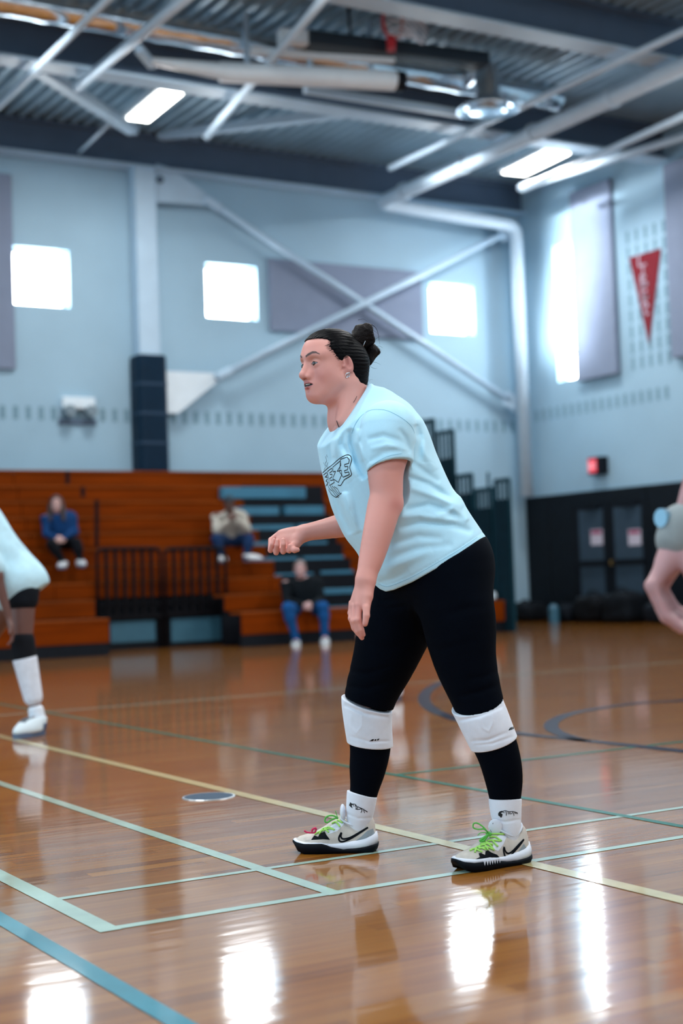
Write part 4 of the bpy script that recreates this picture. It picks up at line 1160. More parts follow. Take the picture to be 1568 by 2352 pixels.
def folds(P, strokes, dmax, d0):
    """creases drawn along pixel paths, on the side nearer than dmax"""
    x, y = loc_px(P); o = np.zeros(x.shape, np.float32)
    m = np.clip((dmax-(P[..., 1]+d0))/.05, 0, 1)
    for path, amp, w in strokes:
        best = None
        n = len(path)-1
        for i in range(n):
            d, t = seg_dist(x, y, path[i], path[i+1]); tt = (i+t)/n
            if best is None: best, bt = d, tt
            else:
                c = d < best; best = np.where(c, d, best); bt = np.where(c, tt, bt)
        o += amp*np.exp(-(best/w)**2)*np.sqrt(np.clip(4*bt*(1-bt), 0.0, 1))
    return o*m
D0L = BASE@E2                                      # depth of the local origin

# ---- materials
M_skin = mat('player_skin', (.6, .35, .3), .46, attr='col', sss=.10, bump=.04, bscale=500)
M_shirt = mat('shirt_cotton', (.52, .82, .96), .9, var=.04, vscale=22, bump=.12, bscale=700, sheen=.15)
M_pants = mat('legging_black', (.0012, .0026, .0058), .8, var=.15, vscale=14, bump=.08, bscale=300, spec=.04)
M_pad = mat('kneepad_knit', (.86, .88, .95), .85, var=.04, vscale=40, bump=.2, bscale=900)
M_sock = mat('sock_knit', (.86, .88, .95), .85, var=.03, vscale=40, bump=.2, bscale=700)
M_hair = mat('player_hair', (.0022, .0022, .0030), .42, var=.3, vscale=1.0, bump=.25, bscale=1.0, stretch=(60, 14, 260), spec=.07)
M_ink = mat('print_ink', (.004, .006, .010), .6)

# ---- head -------------------------------------------------------------
HB = math.radians(56)
HC = L3(763, 846, 4.46)
hf = np.array([-math.sin(HB), -math.cos(HB), -.03]); hf /= np.linalg.norm(hf)
hl = np.array([math.cos(HB), -math.sin(HB), 0.0]); hu = np.cross(hl, hf)*-1
hu = np.cross(hf, -hl); hu = hu if hu[2] > 0 else -hu
HRm = np.stack([hl, hf, hu], 1).astype(np.float32)       # columns: her left, forward, up
def to_head(P): return (P-HC.astype(np.float32))@HRm
def from_head(q): return HC+np.asarray(q, float)@HRm.T.astype(float)
EYE = (.0310, .0740, .0090)
def head_sdf(Q):
    ax = np.abs(Q[..., 0]); S = np.stack([ax, Q[..., 1], Q[..., 2]], -1)
    d = sd_ell(S, (0, -.006, .037), (.075, .093, .080))
    d = smin(d, sd_ell(S, (0, .030, .040), (.064, .062, .060)), .03)            # forehead
    d = smin(d, sd_ell(S, (0, .028, -.030), (.061, .056, .068)), .03)           # face
    d = smin(d, sd_ell(S, (.036, .044, -.024), (.028, .031, .034)), .025)       # cheeks
    d = smin(d, sd_cone(S, (.052, .008, -.046), (.012, .066, -.084), .023, .017), .03)
    d = smin(d, sd_ell(S, (0, .070, -.082), (.020, .018, .017)), .018)          # chin
    d = smin(d, sd_ell(S, (0, .032, -.078), (.040, .044, .026)), .03)           # under chin
    d = smin(d, sd_cone(S, (.012, .086, .031), (.046, .066, .034), .010, .010), .02)   # brow
    d = smax(d, -sd_ell(S, (.0315, .099, .012), (.018, .016, .014)), .016)      # socket
    # eyelids round the eyeball, with an almond opening
    e = sd_sph(S, EYE, .0150)
    x = (S[..., 0]-EYE[0])/.0128
    zz = S[..., 2]-EYE[2]
    up_ = .0038*(1-np.clip(x, -1, 1)**2)+.0006*x; lo_ = -.0042*(1-np.clip(x, -1, 1)**2)
    gap = np.maximum(np.maximum(zz-up_, lo_-zz), np.abs(S[..., 0]-EYE[0])-.0124)
    gap = np.maximum(gap, EYE[1]+.002-S[..., 1])
    d = smin(d, e, .006)
    d = smax(d, -gap, .0015)
    # nose
    n = sd_cone(S, (0, .087, .020), (0, .1085, -.021), .0075, .0100)
    n = smin(n, sd_sph(S, (0, .1085, -.0245), .0110), .006)
    n = smin(n, sd_ell(S, (.0130, .0965, -.0290), (.0080, .010, .0075)), .006)
    n = smin(n, sd_cone(S, (.010, .085, .000), (.014, .088, -.016), .008, .010), .012)
    d = smin(d, n, .010)
    d = smax(d, -sd_ell(S, (.0068, .1015, -.0360), (.0038, .0055, .0042)), .003)
    # mouth: muzzle, lips, parting
    d = smin(d, sd_ell(S, (0, .074, -.050), (.030, .021, .024)), .018)
    d = smin(d, sd_chain(S, [V3(0, .0935, -.0465), V3(.009, .0925, -.0455), V3(.024, .0835, -.0520)], [.0060, .0058, .0028]), .005)
    d = smin(d, sd_chain(S, [V3(0, .0905, -.0600), V3(.010, .0890, -.0598), V3(.023, .0825, -.0545)], [.0072, .0068, .0028]), .005)
    d = smax(d, -sd_chain(S, [V3(0, .0990, -.0532), V3(.010, .0965, -.0532), V3(.022, .0885, -.0530)], [.0042, .0038, .0012]), .0022)
    d = smax(d, -sd_sph(S, (0, .093, -.0675), .0055), .010)
    d = smax(d, -sd_cone(S, (0, .0995, -.034), (0, .1005, -.041), .0018, .0022), .004)
    # ears
    th = math.radians(16); er = np.array([[1, 0, 0], [0, math.cos(th), -math.sin(th)], [0, math.sin(th), math.cos(th)]]).T
    ea = sd_ell(S, (.0775, -.006, .003), (.0085, .0165, .0265), er)
    ea = smin(ea, sd_ell(S, (.0745, .001, -.019), (.006, .0085, .009)), .006)
    ea = smax(ea, -sd_ell(S, (.0845, -.003, .005), (.0078, .0102, .0180), er), .004)
    ea = smin(ea, sd_chain(S, [V3(.0795, -.008, .015), V3(.0790, -.010, .000), V3(.0780, -.003, -.012)], [.003, .0032, .003]), .003)
    ea = smin(ea, sd_sph(S, (.0765, .009, -.003), .005), .003)
    d = smin(d, ea, .006)
    return d
nkA, nkB = L3(795, 868, 4.475), L3(812, 965, 4.49)
SKIN = np.array([.74, .325, .265])
def head_body(P):
    Q = to_head(P)
    d = head_sdf(Q)
    n = sd_cone(P, nkA, nkB, .0545, .066)
    n = smin(n, sd_cone(P, L3(812, 965, 4.49), L3(880, 1010, 4.30), .06, .055), .05)
    n = smin(n, sd_cone(P, L3(812, 965, 4.49), L3(830, 1010, 4.66), .06, .055), .05)
    d = smin(d, n, .030)
    # sternomastoid
    return smin(d, sd_cone(P, L3(806, 880, 4.43), L3(780, 968, 4.40), .012, .012), .03)
v1, q1 = nets(head_body, HC-np.array([.17, .17, .24]), HC+np.array([.20, .17, .14]), .0019)
def mixc(c, m, col): return c*(1-m[:, None])+np.array(col)[None]*m[:, None]
def sstep(x, a, b):
    t = np.clip((x-a)/(b-a), 0, 1); return t*t*(3-2*t)
def head_col(v):
    Q = to_head(v.astype(np.float32)); ax = np.abs(Q[:, 0]); y, z = Q[:, 1], Q[:, 2]
    c = np.tile(SKIN, (len(v), 1))
    c = mixc(c, .42*np.exp(-(((ax-.043)/.022)**2+((z+.028)/.024)**2))*(y > .02), (.60, .19, .17))      # cheeks
    c = mixc(c, .30*np.exp(-((ax/.016)**2+((z+.022)/.012)**2))*(y > .08), (.58, .22, .19))             # nose tip
    c = mixc(c, .35*np.exp(-((ax/.025)**2+((z+.085)/.016)**2))*(y > .05), (.58, .20, .18))             # chin
    c = mixc(c, .6*np.exp(-(((y+.002)/.008)**2+((z-.003)/.014)**2))*(ax > .070), (.40, .12, .10))
    c = mixc(c, .55*sstep(ax, .068, .080)*(1-sstep(np.abs(z), .020, .034))*(1-sstep(y, .006, .016)), (.58, .21, .18))                # ear
    c = mixc(c, .55*np.exp(-(((ax-.036)/.018)**2+((z-.024)/.007)**2))*(y > .05), (.42, .17, .10))      # eyeshadow make-up
    # brows
    bx = np.array([.011, .022, .034, .044, .053]); bz = np.array([.0325, .0375, .0415, .0405, .0345])
    bd = np.abs(z-np.interp(ax, bx, bz)); bw = np.interp(ax, bx, [.0030, .0040, .0036, .0028, .0014])
    c = mixc(c, .93*(1-sstep(bd, bw*.7, bw*1.25))*((ax > .010)*(ax < .054)*(y > .04)), (.030, .018, .016))
    # lips
    up_ = np.interp(ax, [0, .009, .024], [-.0415, -.0400, -.0510]); lo_ = np.interp(ax, [0, .012, .023], [-.0672, -.0655, -.0560])
    lm = sstep(z, lo_-.0012, lo_+.0012)*(1-sstep(z, up_-.0012, up_+.0012))*(ax < .0245)*(y > .072)
    c = mixc(c, .85*lm, (.50, .15, .15))
    S_ = np.stack([ax, y, z], -1)
    gp = sd_chain(S_, [V3(0, .0990, -.0532), V3(.010, .0965, -.0532), V3(.022, .0885, -.0530)], [.0042, .0038, .0012])
    c = mixc(c, 1-sstep(gp, .0002, .0012), (.010, .003, .003))
    # lash line
    x = (ax-EYE[0])/.0128; g = .0038*(1-np.clip(x, -1, 1)**2)+.0006*x
    c = mixc(c, .9*(1-sstep(np.abs(z-EYE[2]-g), .0007, .0019))*(np.abs(x) < 1.02)*(y > .06), (.02, .012, .012))
    # nostrils
    c = mixc(c, .85*np.exp(-(((ax-.0068)/.0034)**2+((z+.0355)/.0026)**2))*(y > .095), (.10, .03, .025))
    return c
c1 = head_col(v1)

# ---- arms and hands
near_arm = [(902, 1005, 4.27, 50), (886, 1075, 4.255, 42), (887, 1135, 4.25, 37), (881, 1166, 4.245, 37.5), (868, 1222, 4.23, 34), (852, 1284, 4.215, 28), (840, 1326, 4.20, 20.5)]
def near_sdf(P):
    pts, rr = chain_px(near_arm)
    d = sd_chain(P, pts, rr, .004)
    d = smin(d, sd_sph(P, L3(908, 1160, 4.25), 11*MPP), .03)
    # hand: back of the hand then fingers
    w, k = L3(840, 1328, 4.20), L3(817, 1394, 4.195)
    ax_ = (k-w)/np.linalg.norm(k-w); wd = L3(840, 1360, 4.17)-L3(815, 1360, 4.205); wd = wd-ax_*(wd@ax_); wd /= np.linalg.norm(wd)
    Rh = np.stack([ax_, wd, np.cross(ax_, wd)], 1)
    h = sd_ell(P, L3(833, 1362, 4.198), (.052, .0315, .0165), Rh)
    h = smin(h, sd_cone(P, L3(838, 1335, 4.20), L3(826, 1388, 4.185), .020, .013), .014)
    h = smin(h, sd_cone(P, L3(836, 1335, 4.20), L3(811, 1390, 4.21), .018, .012), .014)
    h = smin(h, sd_chain(P, [L3(846, 1338, 4.19), L3(845, 1370, 4.178), L3(841, 1398, 4.168)], [.016, .0135, .0105], .005), .012)
    d = smin(d, h, .022)
    F = [[(824, 1390, 4.182), (822, 1424, 4.172), (829, 1446, 4.172), (834, 1458, 4.176)],
         [(815, 1392, 4.196), (813, 1426, 4.184), (821, 1450, 4.183), (831, 1465, 4.187)],
         [(809, 1390, 4.210), (807, 1420, 4.202), (813, 1442, 4.200), (822, 1456, 4.202)],
         [(807, 1384, 4.224), (805, 1408, 4.220), (808, 1426, 4.216), (815, 1439, 4.216)]]
    for i, f in enumerate(F):
        r = (.0094, .0096, .0090, .0080)[i]
        pts = [L3(*p) for p in f]
        g = sd_chain(P, pts, [r*1.05, r, r*.92, r*.72], .002)
        g = smin(g, sd_sph(P, pts[1], r*1.08), .004)
        d = smin(d, g, .0045)
    th = [L3(841, 1396, 4.166), L3(841, 1414, 4.158), L3(838, 1433, 4.156)]
    d = smin(d, sd_chain(P, th, [.0105, .0102, .0080], .002), .004)
    return d
far_arm = [(838, 1010, 4.66, 44), (862, 1110, 4.72, 38), (850, 1185, 4.76, 35), (800, 1203, 4.745, 29), (740, 1216, 4.725, 22), (706, 1222, 4.715, 18.5)]
def far_sdf(P):
    pts, rr = chain_px(far_arm)
    d = sd_chain(P, pts, rr, .004)
    w, k = L3(702, 1224, 4.715), L3(640, 1236, 4.72)
    ax_ = (k-w)/np.linalg.norm(k-w); wd = L3(660, 1260, 4.68)-L3(665, 1220, 4.735); wd = wd-ax_*(wd@ax_); wd /= np.linalg.norm(wd)
    Rh = np.stack([ax_, wd, np.cross(ax_, wd)], 1)
    h = sd_ell(P, L3(670, 1232, 4.722), (.050, .034, .017), Rh)
    h = smin(h, sd_cone(P, L3(694, 1228, 4.71), L3(676, 1252, 4.695), .020, .017), .014)      # thumb ball
    h = smin(h, sd_cone(P, L3(690, 1220, 4.725), L3(645, 1226, 4.74), .016, .013), .014)
    d = smin(d, h, .02)
    F = [[(640, 1226, 4.745), (622, 1240, 4.735), (621, 1264, 4.705), (626, 1250, 4.690), (629, 1240, 4.690)],
         [(646, 1230, 4.735), (630, 1254, 4.715), (634, 1269, 4.690), (636, 1252, 4.675), (637, 1242, 4.675)],
         [(652, 1236, 4.722), (644, 1258, 4.700), (650, 1267, 4.678), (651, 1250, 4.664), (650, 1240, 4.666)],
         [(658, 1244, 4.710), (656, 1262, 4.690), (664, 1265, 4.668), (666, 1254, 4.660)]]
    for i, f in enumerate(F):
        r = (.0086, .0090, .0088, .0080)[i]
        g = sd_chain(P, [L3(*p) for p in f], [r, r, r, r*.92, r*.75][:len(f)], .002)
        d = smin(d, g, .0035)
    th = [L3(680, 1250, 4.692), L3(668, 1258, 4.668), L3(676, 1263, 4.656), L3(683, 1263, 4.656)]
    d = smin(d, sd_chain(P, th, [.014, .0115, .0098, .0078], .003), .004)
    return d
def bbox_of(pts, m): p = np.array(pts); return p.min(0)-m, p.max(0)+m
v2, q2 = nets(near_sdf, *bbox_of([L3(*p[:3]) for p in near_arm]+[L3(830, 1470, 4.19)], .07), .0025)
v3, q3 = nets(far_sdf, *bbox_of([L3(*p[:3]) for p in far_arm]+[L3(615, 1245, 4.70), L3(650, 1280, 4.70)], .07), .0025)
def arm_col(v):
    c = np.tile(SKIN, (len(v), 1)); x, y = loc_px(v.astype(np.float32))
    for (a, b, r, m) in ((908, 1160, 16, .55), (818, 1398, 12, .35), (826, 1425, 6, .3), (832, 1460, 8, .45), (625, 1262, 12, .3), (650, 1268, 16, .3), (680, 1255, 14, .25), (838, 1434, 7, .4)):
        c = mixc(c, m*np.exp(-((x-a)**2+(y-b)**2)/r**2), (.56, .19, .17))
    n = .04*wav(v.astype(np.float32), 60, 11); return c*(1+n[:, None])
# hidden trunk and legs of the body
def trunk_sdf(P):
    d = sd_chain(P, [L3(835, 985, 4.48), L3(880, 1080, 4.48), L3(940, 1200, 4.47), L3(1000, 1300, 4.47)], [.10, .115, .12, .115], .02)
    d = smin(d, sd_cone(P, L3(885, 995, 4.30), L3(835, 1005, 4.64), .055, .055), .06)
    for pts in (LEG_N, LEG_F):
        p, r = chain_px(pts); d = smin(d, sd_chain(P, p, [max(.018, a-.024) for a in r], 0), .02)
    return d
LEG_N = [(1030, 1300, 4.37, 84), (1052, 1420, 4.355, 84), (1066, 1510, 4.345, 71), (1094, 1600, 4.335, 57), (1112, 1655, 4.33, 53), (1142, 1725, 4.335, 48), (1156, 1785, 4.345, 43), (1160, 1835, 4.352, 35), (1164, 1890, 4.355, 30)]
LEG_F = [(965, 1310, 4.57, 86), (915, 1420, 4.585, 86), (886, 1505, 4.59, 73), (852, 1595, 4.60, 58), (846, 1655, 4.605, 50), (850, 1715, 4.61, 46), (844, 1765, 4.615, 41), (836, 1815, 4.62, 32), (826, 1870, 4.625, 29)]
v4, q4 = nets(trunk_sdf, *bbox_of([L3(*p[:3]) for p in LEG_N+LEG_F]+[L3(835, 985, 4.2), L3(835, 985, 4.72)], .16), .010)
V_, Q_ = join_vq([(v1, q1), (v2, q2), (v3, q3), (v4, q4)])
me = mesh_np('body', V_, Q_)
set_col(me, 'col', np.concatenate([c1, arm_col(v2), arm_col(v3), np.tile(SKIN, (len(v4), 1))]))
body = link('body', me, M_skin, player)
# eyes, teeth, earrings
M_eyew = mat('eye_white', (.24, .22, .23), .4); M_iris = mat('iris_dark', (.020, .012, .010), .08, coat=1.0, coat_r=.02)
def uvs(c, r, n=16, m=10, sc=(1, 1, 1)):
    b = MB(); V = []; F = []
    for i in range(m+1):
        t = math.pi*i/m
        for j in range(n):
            p = 2*math.pi*j/n; V.append((c[0]+r*sc[0]*math.sin(t)*math.cos(p), c[1]+r*sc[1]*math.sin(t)*math.sin(p), c[2]+r*sc[2]*math.cos(t)))
    for i in range(m):
        for j in range(n):
            F.append((i*n+j, i*n+(j+1) % n, (i+1)*n+(j+1) % n, (i+1)*n+j))
    return b.add(V, F)
gaze = np.array([-.10, 1, -.02]); gaze /= np.linalg.norm(gaze)
for s in (1, -1):
    c = from_head((s*EYE[0], EYE[1], EYE[2]))
    e = uvs(c, .0138, 24, 16).build('eye', M_eyew, player, True)
    ci = from_head(np.array([s*EYE[0], EYE[1], EYE[2]])+gaze*.0082)
    uvs(ci, .0087, 20, 12).build('iris', M_iris, e, True)
tb = MB(); pts_ = [from_head((x_, .0955-abs(x_)*.28, -.0505)) for x_ in np.linspace(-.012, .012, 9)]
tb.tube(pts_, .0017, 8).build('teeth', mat('teeth', (.72, .70, .68), .25), player, True)
M_silver = mat('earring_silver', (.85, .87, .9), .15, metal=1.0)
for dx, dz in ((0, 0), (.007, .002)):
    ec = np.array([.0800, .003-dx, -.032+dz])
    MB().tube([from_head(ec+np.array([0.0015*math.sin(a), .0032*math.cos(a), .0068*math.sin(a)])) for a in np.linspace(0, 2*math.pi, 14)[:-1]], .0014, 8, closed=True).build('earring', M_silver, player, True)

# ---- hair
def hair_sdf(P):
    Q = to_head(P); ax = np.abs(Q[..., 0]); S = np.stack([ax, Q[..., 1], Q[..., 2]], -1)
    d = sd_ell(S, (0, -.0075, .038), (.0795, .0965, .0835))
    d = smin(d, sd_ell(S, (0, .030, .042), (.068, .064, .0615)), .03)
    d = smin(d, sd_ell(S, (0, -.046, -.030), (.062, .046, .060)), .03)
    nk_ = sd_cone(P, L3(803, 836, 4.475), L3(803, 868, 4.482), .0615, .0565)
    d = smin(d, nk_, .025)
    fl = np.interp(Q[..., 2], [-.10, -.06, -.03, -.006, .006, .019, .032, .046, .056, .064, .072, .079, .084, .092], [-.026, -.025, -.024, -.021, .012, .030, .038, .050, .053, .050, .049, .055, .075, .16]).astype(np.float32)
    fl = fl+.0012*np.sin(Q[..., 2]*230+1)*(Q[..., 2] < .08)
    d = smax(d, (S[..., 1]-fl)*.7, .013)
    d = smax(d, -(S[..., 2]+.066), .012)
    r = np.sqrt(S[..., 0]**2+(S[..., 2]-.05)**2)
    d = d+.0007*np.sin(np.arctan2(S[..., 2]-.03, S[..., 0]+1e-4)*46)
    return d
vh, qh = nets(hair_sdf, HC-np.array([.14, .16, .12]), HC+np.array([.16, .16, .14]), .0022)
hair = link('hair', mesh_np('hair', vh, qh), M_hair, player)
def bun_sdf(P):
    d = sd_ell(P, L3(828, 774, 4.50), (.030, .034, .036))
    d = smin(d, sd_sph(P, L3(840, 758, 4.49), .022), .02)
    d = smin(d, sd_sph(P, L3(815, 782, 4.47), .020), .02)
    d = smin(d, sd_sph(P, L3(842, 784, 4.50), .021), .02)
    return d+.0045*wav(P, 150, 21)+.0012*wav(P, 520, 22)
def bun2_sdf(P):
    d = sd_ell(P, L3(850, 810, 4.52), (.022, .026, .030))
    d = smin(d, sd_sph(P, L3(862, 806, 4.52), .016), .012)
    d = smin(d, sd_sph(P, L3(842, 830, 4.52), .016), .015)
    return d+.005*wav(P, 170, 31)+.0012*wav(P, 520, 32)
for fn_, c in ((bun_sdf, L3(830, 772, 4.49)), (bun2_sdf, L3(852, 812, 4.52))):
    vb_, qb_ = nets(fn_, c-.075, c+.075, .0022)
    link('hair_bun', mesh_np('hair_bun', vb_, qb_), mat('bun_hair', (.0055, .0032, .0032), .45, var=.4, vscale=90, bump=.5, bscale=260, spec=.10), player)
st = MB(); rg = random.Random(9)
def strand(p, dep, r=.00045):
    P = catmull([L3(a[0], a[1], dep+rg.uniform(-.006, .006)) for a in p], 7); st.tube(P, [r*(1-.7*i/len(P)) for i in range(len(P))], 4)
for p in (((840, 741), (858, 748), (866, 762), (870, 776)), ((846, 742), (862, 752), (868, 766), (870, 784)), ((848, 755), (862, 762), (872, 772)), ((848, 775), (860, 779), (868, 774)), ((850, 790), (862, 780), (874, 771)),
          ((860, 800), (870, 800), (876, 806)), ((862, 796), (872, 795), (878, 799)), ((850, 832), (862, 832), (874, 838)), ((848, 840), (858, 846), (866, 846)), ((832, 868), (842, 876), (850, 875)),
          ((828, 872), (840, 882), (852, 884)), ((826, 876), (838, 886), (848, 892)), ((822, 735), (836, 733), (846, 742)), ((852, 745), (866, 758), (872, 790)), ((826, 866), (838, 873), (856, 872)), ((815, 880), (806, 893), (800, 905))):
    strand(p, 4.50)
rs2 = random.Random(3)
for k in range(26):            # combed-back strands lying on the scalp
    z0 = rs2.uniform(.02, .10); y0 = np.interp(z0, [.0, .019, .032, .049, .066, .10], [.008, .026, .034, .048, .046, .04]); tt = np.linspace(0, 1, 7); pp_ = []
    for t in tt:
        yy = y0*(1-t)-.070*t; zz = z0*(1-t)+(.075+.02*rs2.random())*t
        # on the hair ellipsoid, her left side
        w = 1-((yy+.0075)/.0965)**2-((zz-.038)/.0835)**2
        pp_.append(from_head((.0805*math.sqrt(max(w, .02)), yy, zz)))
    st.tube(pp_, .0005, 4)
for k in range(40):
    z0 = rs2.uniform(.012, .084); y0 = float(np.interp(z0, [.006, .019, .032, .049, .058, .066, .074, .081, .087], [.012, .030, .038, .054, .058, .050, .046, .048, .06]))+rs2.uniform(.001, .007)
    pp_ = []
    for t in np.linspace(0, 1, 5):
        yy = y0-.030*t; zz = z0+.010*t
        Qp = np.array([[x_, yy, zz] for x_ in np.linspace(.03, .09, 61)], np.float32); dd_ = head_sdf(Qp); i_ = int(np.argmax(dd_ > 0)); pp_.append(from_head((float(Qp[i_, 0])+.0003+.004*t*t, yy, zz)))
    st.tube(pp_, [.0002, .0004, .0006, .0007, .0007], 4)
st.build('loose_strands', M_hair, player, True)
for c, r in ((L3(806, 788, 4.44), .010), (L3(836, 790, 4.47), .010)):
    MB().tube([c+np.array([r*math.cos(a)*.4, r*math.sin(a)*.4, r*math.cos(a)]) for a in np.linspace(0, 6.28, 14)[:-1]], .0012, 6, closed=True).build('hair_tie', M_silver, player, True)

# ---- T-shirt ------------------------------------------------------------
FRONT = [(886, 1380), (862, 1352), (836, 1318), (827, 1274), (794, 1230), (767, 1176), (754, 1134), (741, 1076), (732, 1030), (731, 1012), (743, 983), (767, 956), (785, 930), (800, 905), (812, 885)]
BACK = [(1125, 1262), (1108, 1236), (1093, 1214), (1066, 1172), (1054, 1147), (1035, 1126), (1001, 1057), (983, 1008), (968, 975), (953, 955), (939, 937), (911, 914), (886, 898), (855, 893), (831, 885)]
AX0, AX1 = np.array([1000., 1320.]), np.array([812., 885.])
axv = AX1-AX0; AXL = np.linalg.norm(axv); axn = axv/AXL; axp = np.array([-axn[1], axn[0]])      # perpendicular in the picture
if axp[0] < 0: axp = -axp
def tab(contour):
    P = catmull(contour, 6); t = ((P-AX0)@axn)/AXL; s = (P-AX0)@axp
    o = np.argsort(t); return t[o], s[o]
tF, sF = tab(FRONT); tB, sB = tab(BACK)
TS = np.linspace(-.06, 1.0, 40)
sf = np.interp(TS, tF, sF); sb = np.interp(TS, tB, sB)
TD = 4.475
a0, a1 = L3(*AX0, TD), L3(*AX1, TD+.005)
axis3 = (a1-a0)/np.linalg.norm(a1-a0); AL3 = np.linalg.norm(a1-a0)
n3 = L3(AX0[0]+axp[0]*100, AX0[1]+axp[1]*100, TD)-a0; n3 /= np.linalg.norm(n3)
FA = math.radians(20)
vd = np.array([math.sin(FA), -math.cos(FA), 0.0]); vd = vd-axis3*(vd@axis3); vd /= np.linalg.norm(vd)
ud = np.cross(axis3, vd); ud = ud if ud@n3 > 0 else -ud
RV = np.interp(TS, [-.06, .1, .35, .55, .70, .82, .90, 1.0], [.215, .212, .205, .212, .220, .190, .130, .085])
mpp = TD/FPX
CS = (sf+sb)/2*mpp
HW = (sb-sf)/2*mpp
sv, cv_ = abs(vd@n3), abs(ud@n3)
RU = np.sqrt(np.maximum(HW**2-(RV*sv)**2, .03**2))/cv_
CS = CS
HEM = [(780, 1245), (820, 1300), (840, 1324), (857, 1340), (872, 1353), (886, 1359), (905, 1355), (947, 1337), (1000, 1307), (1054, 1275), (1108, 1239), (1140, 1220)]
HXs, HYs = [p[0] for p in HEM], [p[1] for p in HEM]
def torso_f(P, grow=0.0):
    q = P-a0.astype(np.float32)
    t = np.clip((q@axis3.astype(np.float32))/AL3, TS[0], TS[-1])
    over = np.maximum((q@axis3.astype(np.float32))-TS[-1]*AL3, TS[0]*AL3-(q@axis3.astype(np.float32)))
    c = np.interp(t, TS, CS)
    r_ = q-(t*AL3)[..., None]*axis3.astype(np.float32)-c[..., None]*n3.astype(np.float32)
    x = r_@ud.astype(np.float32); y = r_@vd.astype(np.float32)
    A = np.interp(t, TS, RU)+grow; B = np.interp(t, TS, RV)+grow
    k = (np.abs(x/A)**2.25+np.abs(y/B)**2.25)**(1/2.25)
    return smax((k-1)*np.minimum(A, B), over, .02).astype(np.float32)
SLV = [(892, 985, 4.275, 66), (890, 1030, 4.262, 59), (895, 1075, 4.252, 56), (897, 1110, 4.246, 56)]
def plane_f(P, A, B, C, inside):
    A, B, C = [np.array(p, float) for p in (A, B, C)]
    n = np.cross(B-A, C-A); n /= np.linalg.norm(n)
    if (np.array(inside)-A)@n > 0: n = -n
    return (P-A.astype(np.float32))@n.astype(np.float32)
sA, sB_, sN = L3(841, 1089, 4.25), L3(948, 1067, 4.262), L3(899, 1055, 4.188)
cA, cB, cN = L3(832, 887, 4.50), L3(778, 984, 4.40), L3(812, 938, 4.40)
SH_FOLDS = [([(925, 1092), (985, 1112), (1040, 1150)], -.004, 7), ([(940, 1120), (1000, 1140), (1062, 1166)], .004, 8), ([(930, 1172), (985, 1160), (1070, 1190)], -.0045, 8),
            ([(915, 1215), (965, 1200), (1040, 1206), (1085, 1222)], -.004, 8), ([(905, 1190), (960, 1182), (1050, 1200)], .003, 8), ([(900, 1250), (960, 1232), (1020, 1238)], -.003, 9),
            ([(890, 1285), (950, 1262), (1040, 1250)], -.003, 9), ([(945, 1060), (975, 1085), (1010, 1108)], -.003, 8), ([(962, 1000), (975, 1040), (1000, 1080)], .003, 9),
            ([(806, 985), (806, 1020), (818, 1060), (838, 1100)], -.010, 8), ([(822, 985), (820, 1015), (832, 1060)], .004, 7), ([(790, 985), (786, 1020), (800, 1050)], -.005, 7),
            ([(762, 985), (757, 1030), (764, 1070)], -.003, 7), ([(772, 1000), (770, 1050)], .003, 7), ([(765, 1120), (782, 1170), (806, 1225)], -.005, 9), ([(790, 1130), (800, 1175), (822, 1225)], .005, 10),
            ([(800, 1090), (815, 1150), (830, 1215)], -.003, 10), ([(842, 1010), (880, 1000), (930, 1015)], -.0025, 6), ([(850, 1032), (890, 1022), (938, 1036)], .0022, 6), ([(915, 985), (930, 1005), (942, 1040)], -.003, 6),
            ([(848, 1060), (880, 1040), (925, 1030)], -.002, 6), ([(955, 975), (966, 1010), (962, 1060)], -.004, 7), ([(1000, 1185), (1040, 1170), (1075, 1196)], .0035, 8), ([(880, 1310), (930, 1290), (990, 1262)], .003, 10),
            ([(868, 1338), (900, 1330), (940, 1312)], -.002, 8)]
def shirt_f(P):
    d = torso_f(P)
    pts, rr = chain_px(SLV)
    s = sd_chain(P, pts, rr, .004)
    s = smax(s, plane_f(P, sA, sB_, sN, L3(890, 1000, 4.27)), .003)
    d = smin(d, s, .010)
    fs = sd_cone(P, L3(835, 1000, 4.66), L3(858, 1085, 4.72), .085, .072)
    d = smin(d, fs, .03)
    x, y = loc_px(P)
    cut = (y-np.interp(x, HXs, HYs))*np.float32(mpp*.9)
    d = d-2.0*folds(P, SH_FOLDS, 4.50, D0L)
    d = d+.0016*wav(P, 32, 41)+.0007*wav(P, 95, 42)
    d = d+.0016*np.exp(-((cut+.019)/.0022)**2)
    slc = plane_f(P, sA, sB_, sN, L3(890, 1000, 4.27))
    d = d+.0010*np.exp(-((slc+.017)/.0022)**2)*(np.abs(P[..., 1]+D0L-4.25) < .09)
    d = smax(d, cut.astype(np.float32), .003)
    # neck opening
    nc = plane_f(P, cA, cB, cN, L3(900, 1050, 4.45))
    d = smax(d, nc, .004)
    d = smax(d, -sd_cone(P, L3(790, 880, 4.47), L3(808, 965, 4.485), .070, .072), .004)
    # hollow sleeve
    inn = sd_chain(P, [L3(890, 1030, 4.262), L3(896, 1130, 4.248)], [48*MPP, 48*MPP], 0)
    d = smax(d, -inn, .002)
    inn2 = sd_cone(P, L3(848, 1050, 4.70), L3(866, 1120, 4.735), .060, .062)
    return smax(d, -inn2, .002)
lo, hi = bbox_of([L3(725, 880, 4.15), L3(1120, 1370, 4.82), L3(725, 1370, 4.15), L3(1120, 880, 4.82), L3(1120, 1370, 4.15)], .04)
vs, qs = nets(shirt_f, lo, hi, .0036, 1.8)
shirt = link('t_shirt', mesh_np('t_shirt', vs, qs), M_shirt, player)

